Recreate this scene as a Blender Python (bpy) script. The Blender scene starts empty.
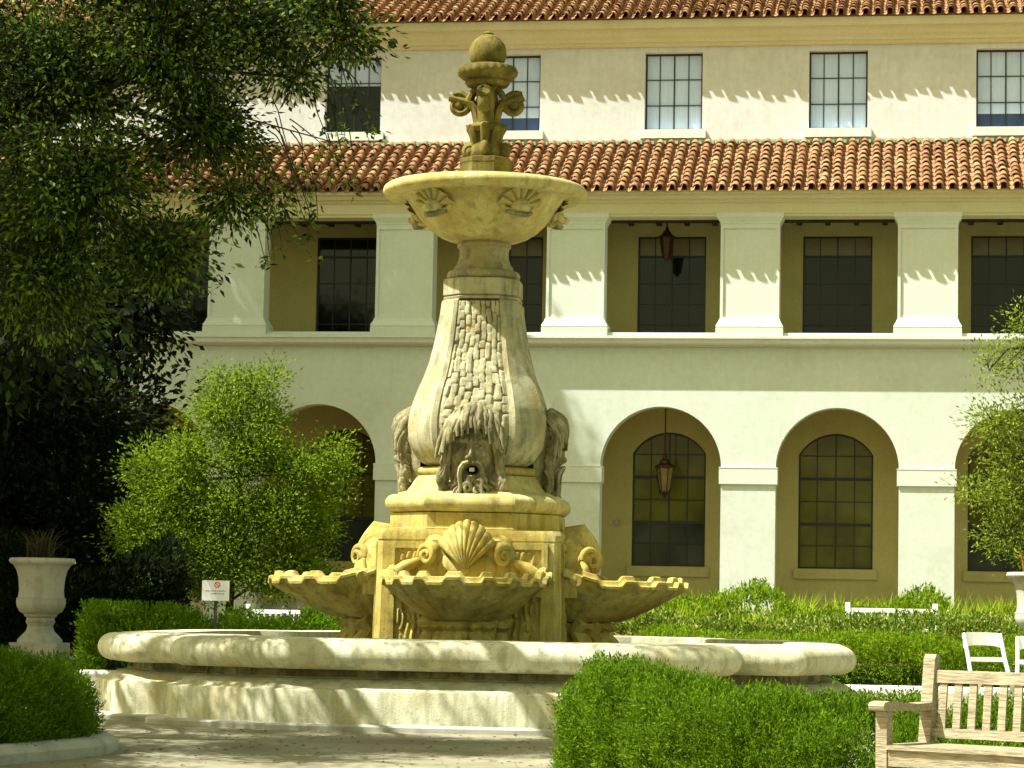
import bpy, math, random
import numpy as np
from mathutils import Vector, Matrix

random.seed(7)
RNG = np.random.default_rng(11)
R = math.radians
SC = bpy.context.scene
COL = SC.collection

# ------------------------------------------------------------------ camera
F_PX = 2650.0
cam_data = bpy.data.cameras.new('camera')
cam_data.sensor_width = 36.0
cam_data.lens = F_PX * 36.0 / 1024.0
cam_data.clip_start = 0.1
cam_data.clip_end = 800.0
cam = bpy.data.objects.new('camera', cam_data)
COL.objects.link(cam)
pitch, roll = math.atan(221.0 / F_PX), R(1.065)
fwd = Vector((0, math.cos(pitch), math.sin(pitch)))
up0 = Vector((0, -math.sin(pitch), math.cos(pitch)))
r0 = Vector((1, 0, 0))
cr_ = math.cos(roll) * r0 + math.sin(roll) * up0
cu_ = -math.sin(roll) * r0 + math.cos(roll) * up0
rot = Matrix((cr_, cu_, -fwd)).transposed()
cam.matrix_world = Matrix.Translation((0, 0, 1.12)) @ rot.to_4x4()
SC.camera = cam

# ------------------------------------------------------------------ light
TO_SUN = Vector((-0.62, -0.19, 1.0)).normalized()
SUN_ELEV = math.asin(TO_SUN.z)
SUN_AZ = math.atan2(TO_SUN.x, TO_SUN.y)
world = bpy.data.worlds.new('World')
SC.world = world
world.use_nodes = True
wn = world.node_tree.nodes
wl = world.node_tree.links
wn.clear()
w_out = wn.new('ShaderNodeOutputWorld')
w_bg = wn.new('ShaderNodeBackground')
w_sky = wn.new('ShaderNodeTexSky')
w_sky.sky_type = 'NISHITA'
w_sky.sun_disc = False
w_sky.sun_elevation = SUN_ELEV
w_sky.sun_rotation = SUN_AZ
w_sky.dust_density = 2.0
w_sky.ozone_density = 0.6
w_tint = wn.new('ShaderNodeMix')
w_tint.data_type = 'RGBA'
w_tint.blend_type = 'MULTIPLY'
w_tint.inputs[0].default_value = 1.0
w_tint.inputs[7].default_value = (1.0, 0.86, 0.40, 1.0)      # warm white balance of the picture
wl.new(w_sky.outputs[0], w_tint.inputs[6])
wl.new(w_tint.outputs[2], w_bg.inputs[0])
w_bg.inputs[1].default_value = 0.10
wl.new(w_bg.outputs[0], w_out.inputs[0])

sun_d = bpy.data.lights.new('sun', 'SUN')
sun_d.energy = 3.8
sun_d.angle = R(0.5)
sun_d.color = (1.0, 0.985, 0.93)
sun = bpy.data.objects.new('sun', sun_d)
COL.objects.link(sun)
sun.rotation_euler = TO_SUN.to_track_quat('Z', 'Y').to_euler()
sun.location = (-30, -10, 40)

SC.view_settings.view_transform = 'Standard'
SC.view_settings.look = 'None'
SC.view_settings.gamma = 1.0
SC.view_settings.exposure = 1.52
try:
    SC.cycles.max_bounces = 8
    SC.cycles.transparent_max_bounces = 8
    SC.cycles.use_denoising = True
except Exception:
    pass


# ------------------------------------------------------------------ materials
def new_mat(name):
    m = bpy.data.materials.new(name)
    m.use_nodes = True
    nt = m.node_tree
    b = nt.nodes['Principled BSDF']
    return m, nt, b


def node(nt, kind, **kw):
    n = nt.nodes.new(kind)
    for k, v in kw.items():
        setattr(n, k, v)
    return n


def noise(nt, vec, scale, detail=6.0, rough=0.6):
    n = node(nt, 'ShaderNodeTexNoise')
    n.inputs['Scale'].default_value = scale
    n.inputs['Detail'].default_value = detail
    n.inputs['Roughness'].default_value = rough
    nt.links.new(vec, n.inputs['Vector'])
    return n


def ramp(nt, fac, stops):
    r = node(nt, 'ShaderNodeValToRGB')
    e = r.color_ramp.elements
    e[0].position, e[0].color = stops[0][0], (*stops[0][1], 1)
    e[1].position, e[1].color = stops[-1][0], (*stops[-1][1], 1)
    for p, c in stops[1:-1]:
        x = e.new(p)
        x.color = (*c, 1)
    nt.links.new(fac, r.inputs[0])
    return r


def mixc(nt, fac, a, b, blend='MIX'):
    m = node(nt, 'ShaderNodeMix', data_type='RGBA', blend_type=blend)
    if isinstance(fac, float):
        m.inputs[0].default_value = fac
    else:
        nt.links.new(fac, m.inputs[0])
    for sock, v in ((6, a), (7, b)):
        if isinstance(v, tuple):
            m.inputs[sock].default_value = (*v, 1)
        else:
            nt.links.new(v, m.inputs[sock])
    return m.outputs[2]


def stone(name, light, mid, dark, scale=3.0, bump=0.25, streak=0.5, rough=0.85, fine=60.0, dist=0.01, lichen=None, rust=None):
    """weathered cast stone: mottling, rain streaks, lichen, rust-coloured stains, pitted surface"""
    m, nt, b = new_mat(name)
    co = node(nt, 'ShaderNodeTexCoord').outputs['Object']
    n1 = noise(nt, co, scale, 8, 0.62)
    base = ramp(nt, n1.outputs[0], [(0.32, dark), (0.47, mid), (0.64, light)]).outputs[0]
    mp = node(nt, 'ShaderNodeMapping')
    mp.inputs['Scale'].default_value = (7.0, 7.0, 0.7)
    nt.links.new(co, mp.inputs[0])
    n2 = noise(nt, mp.outputs[0], 1.6, 5, 0.6)
    st = ramp(nt, n2.outputs[0], [(0.48, (0, 0, 0)), (0.64, (1, 1, 1))])
    fac = node(nt, 'ShaderNodeMath', operation='MULTIPLY')
    fac.inputs[1].default_value = streak
    nt.links.new(st.outputs[0], fac.inputs[0])
    base = mixc(nt, fac.outputs[0], base, tuple(c * 0.7 for c in dark))
    if rust:
        mp2 = node(nt, 'ShaderNodeMapping')
        mp2.inputs['Scale'].default_value = (2.2, 2.2, 1.2)
        mp2.inputs['Location'].default_value = (3.1, 1.7, 0.4)
        nt.links.new(co, mp2.inputs[0])
        n4 = noise(nt, mp2.outputs[0], 1.5, 6, 0.6)
        rf = ramp(nt, n4.outputs[0], [(0.48, (0, 0, 0)), (0.68, (0.75, 0.75, 0.75))])
        base = mixc(nt, rf.outputs[0], base, rust)
    if lichen:
        n5 = noise(nt, co, 5.5, 9, 0.72)
        lf = ramp(nt, n5.outputs[0], [(0.54, (0, 0, 0)), (0.62, (0.8, 0.8, 0.8))])
        base = mixc(nt, lf.outputs[0], base, lichen)
    n3 = noise(nt, co, fine, 5, 0.7)
    base = mixc(nt, 0.30, base, ramp(nt, n3.outputs[0], [(0.3, tuple(c * 0.6 for c in mid)), (0.7, light)]).outputs[0])
    nt.links.new(base, b.inputs['Base Color'])
    b.inputs['Roughness'].default_value = rough
    b.inputs['Specular IOR Level'].default_value = 0.25
    ad = node(nt, 'ShaderNodeMath', operation='MULTIPLY_ADD')
    ad.inputs[1].default_value = 0.5
    nt.links.new(n3.outputs[0], ad.inputs[0])
    nt.links.new(n1.outputs[0], ad.inputs[2])
    bp = node(nt, 'ShaderNodeBump')
    bp.inputs['Strength'].default_value = bump
    bp.inputs['Distance'].default_value = dist * 3
    nt.links.new(ad.outputs[0], bp.inputs['Height'])
    nt.links.new(bp.outputs[0], b.inputs['Normal'])
    return m


def plain(name, col, rough=0.6, var=0.15, scale=8.0, metal=0.0, bump=0.0, spec=0.4, stretch=None):
    m, nt, b = new_mat(name)
    co = node(nt, 'ShaderNodeTexCoord').outputs['Object']
    if stretch:
        mp = node(nt, 'ShaderNodeMapping')
        mp.inputs['Scale'].default_value = stretch
        nt.links.new(co, mp.inputs[0])
        co = mp.outputs[0]
    n = noise(nt, co, scale, 6, 0.65)
    lo = tuple(max(0, c * (1 - var)) for c in col)
    hi = tuple(min(1, c * (1 + var)) for c in col)
    nt.links.new(ramp(nt, n.outputs[0], [(0.3, lo), (0.7, hi)]).outputs[0], b.inputs['Base Color'])
    b.inputs['Roughness'].default_value = rough
    b.inputs['Metallic'].default_value = metal
    b.inputs['Specular IOR Level'].default_value = spec
    if bump:
        bp = node(nt, 'ShaderNodeBump')
        bp.inputs['Strength'].default_value = bump
        bp.inputs['Distance'].default_value = 0.02
        nt.links.new(n.outputs[0], bp.inputs['Height'])
        nt.links.new(bp.outputs[0], b.inputs['Normal'])
    return m


def leafy(name, stops, transl=0.35, rough=0.5, spec=0.3, tcol=None):
    """leaves: a tint per leaf, light passing through"""
    m, nt, b = new_mat(name)
    g = node(nt, 'ShaderNodeNewGeometry')
    c = ramp(nt, g.outputs['Random Per Island'], stops).outputs[0]
    nt.links.new(c, b.inputs['Base Color'])
    b.inputs['Roughness'].default_value = rough
    b.inputs['Specular IOR Level'].default_value = spec
    t = node(nt, 'ShaderNodeBsdfTranslucent')
    tc = mixc(nt, 1.0, c, tcol or (1.0, 1.0, 0.35), 'MULTIPLY')
    br = node(nt, 'ShaderNodeBrightContrast')
    br.inputs['Bright'].default_value = 0.02
    nt.links.new(tc, br.inputs[0])
    nt.links.new(br.outputs[0], t.inputs[0])
    mx = node(nt, 'ShaderNodeMixShader')
    mx.inputs[0].default_value = transl
    nt.links.new(b.outputs[0], mx.inputs[1])
    nt.links.new(t.outputs[0], mx.inputs[2])
    out = [n for n in nt.nodes if n.type == 'OUTPUT_MATERIAL'][0]
    nt.links.new(mx.outputs[0], out.inputs[0])
    return m


M = {}
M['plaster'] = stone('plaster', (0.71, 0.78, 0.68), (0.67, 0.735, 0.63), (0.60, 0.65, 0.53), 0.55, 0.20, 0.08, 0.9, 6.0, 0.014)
M['upper'] = stone('upper_plaster', (0.70, 0.725, 0.70), (0.66, 0.68, 0.645), (0.585, 0.59, 0.53), 0.55, 0.20, 0.20, 0.9, 6.0, 0.014)
M['trim'] = stone('trim_plaster', (0.74, 0.80, 0.71), (0.71, 0.77, 0.67), (0.65, 0.70, 0.58), 1.2, 0.10, 0.10, 0.9, 20.0, 0.008)
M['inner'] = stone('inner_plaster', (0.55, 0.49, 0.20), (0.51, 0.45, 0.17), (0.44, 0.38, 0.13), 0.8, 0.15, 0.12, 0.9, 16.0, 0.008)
M['cornice'] = stone('cornice_plaster', (0.72, 0.68, 0.44), (0.69, 0.65, 0.40), (0.64, 0.60, 0.34), 1.2, 0.06, 0.10, 0.9, 20.0, 0.008)
M['bowl'] = stone('bowl_stone', (0.64, 0.58, 0.27), (0.49, 0.42, 0.14), (0.20, 0.155, 0.035), 2.2, 0.4, 0.65, rust=(0.46, 0.32, 0.05), lichen=(0.38, 0.36, 0.20))
M['box'] = stone('golden_stone', (0.61, 0.52, 0.18), (0.44, 0.35, 0.075), (0.14, 0.10, 0.014), 2.6, 0.45, 0.75, rust=(0.42, 0.27, 0.03), lichen=(0.32, 0.30, 0.17))
M['body'] = stone('body_stone', (0.56, 0.54, 0.36), (0.39, 0.365, 0.21), (0.12, 0.107, 0.05), 2.2, 0.5, 0.8, rust=(0.36, 0.235, 0.05), lichen=(0.19, 0.19, 0.12))
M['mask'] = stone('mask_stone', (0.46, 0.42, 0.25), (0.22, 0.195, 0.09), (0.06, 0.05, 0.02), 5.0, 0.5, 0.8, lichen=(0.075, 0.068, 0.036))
M['stem'] = stone('stem_stone', (0.48, 0.45, 0.26), (0.34, 0.305, 0.15), (0.11, 0.095, 0.04), 2.2, 0.5, 0.8, rust=(0.34, 0.23, 0.05), lichen=(0.16, 0.16, 0.10))
M['finial'] = stone('finial_stone', (0.25, 0.205, 0.045), (0.135, 0.107, 0.020), (0.04, 0.032, 0.006), 4.0, 0.5, 0.6, lichen=(0.06, 0.053, 0.016))
M['pool'] = stone('pool_stone', (0.70, 0.70, 0.53), (0.57, 0.56, 0.38), (0.28, 0.25, 0.11), 1.5, 0.4, 0.7, rust=(0.46, 0.36, 0.13), lichen=(0.33, 0.33, 0.22))
M['urn'] = stone('urn_stone', (0.52, 0.51, 0.43), (0.46, 0.44, 0.35), (0.30, 0.275, 0.18), 3.0, 0.15, 0.45)
M['kerb'] = stone('kerb_stone', (0.50, 0.49, 0.43), (0.42, 0.41, 0.34), (0.28, 0.26, 0.19), 3.0, 0.3, 0.1)
M['plaza'] = stone('plaza_granite', (0.33, 0.31, 0.21), (0.26, 0.24, 0.15), (0.17, 0.155, 0.09), 0.9, 0.6, 0.0, 0.95, 45.0, 0.012, lichen=(0.19, 0.175, 0.105))
M['soil'] = stone('garden_soil', (0.16, 0.12, 0.06), (0.11, 0.08, 0.04), (0.06, 0.045, 0.02), 1.5, 0.6, 0.0, 0.95, 30.0, 0.02)
M['dark'] = plain('mouth_shade', (0.012, 0.010, 0.006), 0.9, 0.2)
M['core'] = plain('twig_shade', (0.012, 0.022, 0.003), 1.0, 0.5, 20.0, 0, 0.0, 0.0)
M['wood_dark'] = plain('dark_timber', (0.035, 0.018, 0.008), 0.7, 0.3, 6.0)
M['frame'] = plain('window_iron', (0.022, 0.024, 0.020), 0.45, 0.2)
M['copper'] = plain('aged_copper', (0.07, 0.035, 0.018), 0.5, 0.4, 14.0, 0.6)
M['amber'] = plain('amber_glass', (0.22, 0.16, 0.05), 0.25, 0.3, 6.0)
M['flash'] = plain('roof_flashing', (0.36, 0.42, 0.26), 0.6, 0.3, 9.0)
M['white'] = plain('white_paint', (0.82, 0.82, 0.78), 0.45, 0.05, 10.0)
M['iron'] = plain('black_iron', (0.02, 0.025, 0.02), 0.6, 0.3)
M['red'] = plain('red_print', (0.55, 0.05, 0.04), 0.5, 0.1)
M['ink'] = plain('grey_print', (0.18, 0.18, 0.22), 0.5, 0.1)
M['signface'] = plain('sign_face', (0.60, 0.62, 0.66), 0.4, 0.04, 6.0)
M['teak'] = plain('silvered_teak', (0.33, 0.28, 0.185), 0.75, 0.50, 5.0, 0, 0.45, 0.2, (2.0, 18.0, 18.0))
M['water'] = plain('pool_water', (0.03, 0.045, 0.03), 0.05, 0.2, 2.0, 0, 0.05, 0.6)
M['bark'] = plain('bark', (0.045, 0.036, 0.020), 0.95, 0.5, 9.0, 0, 0.8, 0.1, (1, 1, 0.3))
M['spout'] = plain('spout_white', (0.85, 0.84, 0.80), 0.3, 0.03)

# glass: opaque, dark room behind put into the base colour, sharp reflection
def glass(name, col, rough):
    m, nt, b = new_mat(name)
    co = node(nt, 'ShaderNodeTexCoord').outputs['Object']
    n = noise(nt, co, 0.9, 3, 0.5)
    nt.links.new(ramp(nt, n.outputs[0], [(0.35, tuple(c * 0.6 for c in col)), (0.65, tuple(c * 1.35 for c in col))]).outputs[0], b.inputs['Base Color'])
    b.inputs['Roughness'].default_value = rough
    b.inputs['Specular IOR Level'].default_value = 0.25
    bp = node(nt, 'ShaderNodeBump')
    bp.inputs['Strength'].default_value = 0.04
    bp.inputs['Distance'].default_value = 0.05
    nt.links.new(n.outputs[0], bp.inputs['Height'])
    nt.links.new(bp.outputs[0], b.inputs['Normal'])
    return m


M['glass'] = glass('window_glass', (0.010, 0.011, 0.008), 0.05)
M['glass_arch'] = glass('arch_window_glass', (0.12, 0.115, 0.022), 0.08)  # olive of the reflected warm wall put into the pane colour
M['glass_low'] = glass('arch_window_glass_low', (0.04, 0.045, 0.036), 0.06)  # duller lower part of that reflection, also put in as colour
M['glass_blue'] = glass('upper_window_glass', (0.035, 0.06, 0.14), 0.08)
M['blind'] = plain('window_blind', (0.56, 0.70, 1.0), 0.5, 0.10, 3.0, 0, 0.0, 0.2, (14, 1, 0.6))  # pale blind with the sky reflected in the panes put into its blue
M['blind_warm'] = plain('transom_blind', (0.16, 0.14, 0.06), 0.3, 0.2, 2.0, 0, 0.0, 0.6)

# roof tiles: one tint per tile
m, nt, b = new_mat('clay_tile')
g = node(nt, 'ShaderNodeNewGeometry')
c1 = ramp(nt, g.outputs['Random Per Island'], [(0.0, (0.12, 0.05, 0.025)), (0.3, (0.26, 0.115, 0.052)), (0.6, (0.34, 0.185, 0.085)), (0.85, (0.46, 0.32, 0.16)), (1.0, (0.15, 0.07, 0.04))]).outputs[0]
co = node(nt, 'ShaderNodeTexCoord').outputs['Object']
nz = noise(nt, co, 9.0, 6, 0.7)
c2 = mixc(nt, 0.45, c1, ramp(nt, nz.outputs[0], [(0.3, (0.13, 0.055, 0.03)), (0.7, (0.44, 0.27, 0.13))]).outputs[0])
nt.links.new(c2, b.inputs['Base Color'])
b.inputs['Roughness'].default_value = 0.85
b.inputs['Specular IOR Level'].default_value = 0.2
M['tile'] = m

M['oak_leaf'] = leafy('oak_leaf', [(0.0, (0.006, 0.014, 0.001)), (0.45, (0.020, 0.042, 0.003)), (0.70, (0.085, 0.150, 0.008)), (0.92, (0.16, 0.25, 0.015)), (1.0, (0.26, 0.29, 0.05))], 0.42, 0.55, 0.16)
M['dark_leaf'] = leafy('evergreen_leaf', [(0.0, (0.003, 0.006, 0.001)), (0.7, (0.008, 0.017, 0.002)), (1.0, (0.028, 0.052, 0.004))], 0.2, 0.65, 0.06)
M['lime_leaf'] = leafy('lime_leaf', [(0.0, (0.07, 0.13, 0.002)), (0.5, (0.17, 0.275, 0.004)), (1.0, (0.31, 0.41, 0.025))], 0.46, 0.6, 0.10)
M['olive_leaf'] = leafy('olive_leaf', [(0.0, (0.11, 0.17, 0.010)), (0.5, (0.21, 0.29, 0.025)), (1.0, (0.36, 0.43, 0.07))], 0.42, 0.6, 0.1)
M['box_leaf'] = leafy('box_leaf', [(0.0, (0.060, 0.130, 0.001)), (0.6, (0.110, 0.215, 0.002)), (1.0, (0.175, 0.29, 0.004))], 0.42, 0.6, 0.08)
M['hedge_leaf'] = leafy('hedge_leaf', [(0.0, (0.07, 0.145, 0.002)), (0.5, (0.16, 0.28, 0.004)), (1.0, (0.30, 0.40, 0.015))], 0.44, 0.6, 0.08)
M['fleck_leaf'] = leafy('fleck_leaf', [(0.0, (0.05, 0.11, 0.004)), (0.6, (0.13, 0.23, 0.008)), (0.84, (0.30, 0.36, 0.04)), (1.0, (0.62, 0.58, 0.20))], 0.38, 0.5, 0.2)
M['blade'] = leafy('blade', [(0.0, (0.14, 0.26, 0.004)), (0.5, (0.30, 0.43, 0.008)), (1.0, (0.52, 0.55, 0.05))], 0.48, 0.6, 0.1)
M['rust'] = leafy('rust_blade', [(0.0, (0.35, 0.10, 0.02)), (0.6, (0.50, 0.18, 0.04)), (1.0, (0.25, 0.20, 0.03))], 0.35, 0.45, 0.35)
M['dim_blade'] = leafy('dim_blade', [(0.0, (0.02, 0.03, 0.008)), (1.0, (0.09, 0.07, 0.03))], 0.25, 0.5, 0.3)
M['flower'] = leafy('red_flower', [(0.0, (0.40, 0.06, 0.02)), (0.6, (0.55, 0.14, 0.05)), (1.0, (0.08, 0.14, 0.02))], 0.3, 0.6, 0.2)


# ------------------------------------------------------------------ mesh helpers
class MB:
    def __init__(self):
        self.v, self.f, self.m = [], [], []

    def add(self, vs, fs, mi=0):
        o = len(self.v)
        self.v.extend([tuple(p) for p in vs])
        for q in fs:
            self.f.append(tuple(i + o for i in q))
            self.m.append(mi)

    def box(self, x0, x1, y0, y1, z0, z1, mi=0, rz=0.0, c=None):
        p = [(x, y, z) for z in (z0, z1) for y in (y0, y1) for x in (x0, x1)]
        if rz:
            cx, cy = c or ((x0 + x1) / 2, (y0 + y1) / 2)
            ca, sa = math.cos(rz), math.sin(rz)
            p = [(cx + (x - cx) * ca - (y - cy) * sa, cy + (x - cx) * sa + (y - cy) * ca, z) for x, y, z in p]
        self.add(p, [(0, 2, 3, 1), (4, 5, 7, 6), (0, 1, 5, 4), (2, 6, 7, 3), (0, 4, 6, 2), (1, 3, 7, 5)], mi)

    def loft(self, rings, closed=True, cap0=True, cap1=True, mi=0):
        n = len(rings[0])
        vs = [p for r in rings for p in r]
        fs = []
        for a in range(len(rings) - 1):
            for i in range(n if closed else n - 1):
                j = (i + 1) % n
                fs.append((a * n + i, a * n + j, (a + 1) * n + j, (a + 1) * n + i))
        if cap0:
            fs.append(tuple(range(n - 1, -1, -1)))
        if cap1:
            fs.append(tuple((len(rings) - 1) * n + i for i in range(n)))
        self.add(vs, fs, mi)

    def lathe(self, prof, n=32, cx=0, cy=0, mi=0, cap0=True, cap1=True, rfun=None):
        rings = []
        for r, z in prof:
            rings.append([(cx + r * (rfun(t) if rfun else 1) * math.cos(t), cy + r * (rfun(t) if rfun else 1) * math.sin(t), z)
                          for t in [2 * math.pi * i / n for i in range(n)]])
        self.loft(rings, True, cap0, cap1, mi)

    def tube(self, path, radii, n=6, mi=0, flat=1.0, cap=True):
        P = [Vector(p) for p in path]
        if not hasattr(radii, '__len__'):
            radii = [radii] * len(P)
        rings = []
        prev = None
        for i, p in enumerate(P):
            t = (P[min(i + 1, len(P) - 1)] - P[max(i - 1, 0)])
            if t.length < 1e-9:
                t = Vector((0, 0, 1))
            t.normalize()
            if prev is None:
                a = Vector((0, 0, 1)) if abs(t.z) < 0.9 else Vector((1, 0, 0))
                u = t.cross(a).normalized()
            else:
                u = (prev - t * prev.dot(t))
                u = u.normalized() if u.length > 1e-6 else t.orthogonal().normalized()
            prev = u
            w = t.cross(u)
            r = radii[i]
            rings.append([tuple(p + u * r * math.cos(2 * math.pi * k / n) + w * r * flat * math.sin(2 * math.pi * k / n)) for k in range(n)])
        self.loft(rings, True, cap, cap, mi)

    def extrude_x(self, prof, x0, x1, mi=0):
        """closed (y,z) profile along x"""
        self.loft([[(x0, y, z) for y, z in prof], [(x1, y, z) for y, z in prof]], True, True, True, mi)

    def grid(self, fn, us, vs, mi=0):
        n = len(vs)
        pts = [fn(u, v) for u in us for v in vs]
        fs = []
        for i in range(len(us) - 1):
            for j in range(n - 1):
                fs.append((i * n + j, (i + 1) * n + j, (i + 1) * n + j + 1, i * n + j + 1))
        self.add(pts, fs, mi)

    def sphere(self, c, r, n=16, mi=0):
        rx, ry, rz = (r, r, r) if not hasattr(r, '__len__') else r
        rings = []
        for i in range(1, n // 2):
            ph = math.pi * i / (n // 2)
            rings.append([(c[0] + rx * math.sin(ph) * math.cos(2 * math.pi * k / n), c[1] + ry * math.sin(ph) * math.sin(2 * math.pi * k / n),
                           c[2] - rz * math.cos(ph)) for k in range(n)])
        self.loft(rings, True, True, True, mi)

    def build(self, name, mats, parent=None, smooth=None):
        me = bpy.data.meshes.new(name)
        me.from_pydata(self.v, [], self.f)
        if not isinstance(mats, (list, tuple)):
            mats = [mats]
        for mt in mats:
            me.materials.append(mt)
        if len(mats) > 1:
            me.polygons.foreach_set('material_index', self.m)
        import bmesh
        bm = bmesh.new()
        bm.from_mesh(me)
        bmesh.ops.recalc_face_normals(bm, faces=bm.faces)
        bm.to_mesh(me)
        bm.free()
        if smooth:
            me.polygons.foreach_set('use_smooth', [True] * len(me.polygons))
            me.set_sharp_from_angle(angle=R(smooth))
        me.update()
        return link(name, me, parent)


def link(name, me, parent=None):
    o = bpy.data.objects.new(name, me)
    COL.objects.link(o)
    if parent:
        o.parent = parent
    return o


def tag(o, label=None, cat=None, group=None, kind=None):
    if label:
        o['label'] = label
    if cat:
        o['category'] = cat
    if group:
        o['group'] = group
    if kind:
        o['kind'] = kind
    return o


def thing(name, label, cat, loc=(0, 0, 0), rz=0.0, group=None):
    o = bpy.data.objects.new(name, None)
    COL.objects.link(o)
    o.empty_display_size = 0.2
    o.location = loc
    o.rotation_euler = (0, 0, rz)
    return tag(o, label, cat, group)


def children_of(o):
    return [c for c in bpy.data.objects if c.parent == o]


def copy_tree(o, parent=None):
    c = o.copy()
    COL.objects.link(c)
    if parent:
        c.parent = parent
    for ch in children_of(o):
        copy_tree(ch, c)
    return c


def quads_mesh(V, name, mat, parent=None, extra=None):
    """V: (N,4,3) array of separate quads"""
    n = len(V)
    me = bpy.data.meshes.new(name)
    nv, nf = n * 4, n
    verts = V.reshape(-1, 3)
    faces = np.arange(n * 4, dtype=np.int32)
    mats = [mat]
    lstart = np.arange(n, dtype=np.int32) * 4
    mi = np.zeros(n, dtype=np.int32)
    if extra:                                   # (verts, quad faces, material): solid core coloured dark for the shade inside
        ev, ef, em = extra
        faces = np.concatenate([faces, np.array(ef, dtype=np.int32).reshape(-1) + n * 4])
        verts = np.concatenate([verts, np.array(ev, dtype=float)])
        lstart = np.arange(n + len(ef), dtype=np.int32) * 4
        mi = np.concatenate([mi, np.ones(len(ef), dtype=np.int32)])
        mats.append(em)
    me.vertices.add(len(verts))
    me.vertices.foreach_set('co', verts.astype(np.float32).reshape(-1))
    me.loops.add(len(faces))
    me.loops.foreach_set('vertex_index', faces)
    me.polygons.add(len(lstart))
    me.polygons.foreach_set('loop_start', lstart)
    me.polygons.foreach_set('material_index', mi)
    for q in mats:
        me.materials.append(q)
    me.update(calc_edges=True)
    me.validate()
    return link(name, me, parent)


def unit(a):
    return a / np.maximum(np.linalg.norm(a, axis=1, keepdims=True), 1e-9)


def leaves(P, D, length, width, jit=0.35, rng=RNG):
    """rhombic leaves at P growing along D"""
    n = len(P)
    D = unit(D + rng.normal(0, 0.35, (n, 3)))
    S = unit(np.cross(D, rng.normal(0, 1, (n, 3))))
    L = length * (1 + jit * rng.uniform(-1, 1, (n, 1)))
    W = width * (1 + jit * rng.uniform(-1, 1, (n, 1)))
    N = np.cross(D, S)
    mid = P + D * L * 0.45 + N * L * 0.08
    V = np.stack([P, mid + S * W * 0.5, P + D * L, mid - S * W * 0.5], axis=1)
    return V


def wobble(P, s, seed=0):
    r = np.random.default_rng(seed)
    out = np.zeros(len(P))
    for k in range(6):
        d = r.normal(0, 1, 3)
        d /= np.linalg.norm(d)
        fq = s * (0.6 + 0.5 * k)
        out += np.sin((P @ d) * fq + r.uniform(0, 6.28)) / (1 + 0.5 * k)
    return out / 2.2


# ------------------------------------------------------------------ ground
mb = MB()
mb.add([(-300, -60, 0), (300, -60, 0), (300, 400, 0), (-300, 400, 0)], [(0, 1, 2, 3)])
tag(mb.build('ground', M['soil']), kind='structure')
mb = MB()
mb.add([(-30, -8, 0.004), (30, -8, 0.004), (30, 37.0, 0.004), (-30, 37.0, 0.004)], [(0, 1, 2, 3)])
tag(mb.build('plaza', M['plaza']), kind='structure')
mb = MB()
mb.box(-45, 45, 41.0, 63.0, -0.2, 0.30)
tag(mb.build('terrace', M['soil']), kind='structure')

# ------------------------------------------------------------------ building
BLD = thing('courtyard_building', 'long cream three storey building with arcade, loggia and red tile roofs behind the fountain', 'building',
            (-6.794, 64.951, 0), R(-8.656))
X0, X1 = -14.7, 27.3
BAYS = [2.1 + 4.2 * k for k in range(-4, 6)]
COLS = [4.2 * k for k in range(-3, 7)]
IW = 2.55                                   # plane of the inner wall and of the top storey


def wall_strip(mb, x0, x1, z0, z1, y, t):
    mb.box(x0, x1, y, y + t, z0, z1)


def arch_curve(c, hw, zs, rise, n=28):
    """points of an arch from left spring to right spring; circle segment"""
    if abs(rise - hw) < 1e-6:
        return [(c - hw * math.cos(math.pi * i / n), zs + hw * math.sin(math.pi * i / n)) for i in range(n + 1)]
    rad = (hw * hw + rise * rise) / (2 * rise)
    a = math.asin(hw / rad)
    zc = zs + rise - rad
    return [(c + rad * math.sin(-a + 2 * a * i / n), zc + rad * math.cos(-a + 2 * a * i / n)) for i in range(n + 1)]


def spandrel(mb, x0, x1, curve, ztop, y, t):
    """wall between x0..x1 above an arch curve, up to ztop"""
    zs = curve[0][1]
    pts = curve
    n = len(pts)
    for yy in (y, y + t):
        vs = [(px, yy, pz) for px, pz in pts] + [(px, yy, ztop) for px, pz in pts]
        mb.add(vs, [(i, i + 1, n + i + 1, n + i) for i in range(n - 1)])
    mb.add([(px, yy, pz) for yy in (y, y + t) for px, pz in pts], [(i, i + 1, n + i + 1, n + i) for i in range(n - 1)])
    mb.box(x0, pts[0][0], y, y + t, zs, ztop)
    mb.box(pts[-1][0], x1, y, y + t, zs, ztop)


# arcade wall
mb = MB()
for c in BAYS:
    mb.box(c - 2.1, c - 1.45, 0, 0.5, 0.0, 4.48)
    mb.box(c + 1.45, c + 2.1, 0, 0.5, 0.0, 4.48)
    spandrel(mb, c - 2.1, c + 2.1, arch_curve(c, 1.45, 4.48, 1.45), 7.36, 0, 0.5)
mb.build('arcade_wall', M['plaster'], BLD)
# imposts
for x in COLS:
    mb = MB()
    mb.box(x - 0.695, x + 0.695, -0.045, 0.46, 4.09, 4.47)
    mb.box(x - 0.70, x + 0.70, -0.052, 0.465, 4.47, 4.495)
    mb.build('impost', M['trim'], BLD)
# belt course
mb = MB()
mb.extrude_x([(0.2, 7.362), (-0.10, 7.362), (-0.10, 7.39), (-0.24, 7.40), (-0.28, 7.43), (-0.30, 7.53), (-0.345, 7.54), (-0.345, 7.61), (0.2, 7.61)], X0, X1)
mb.build('belt_course', M['trim'], BLD)
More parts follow.
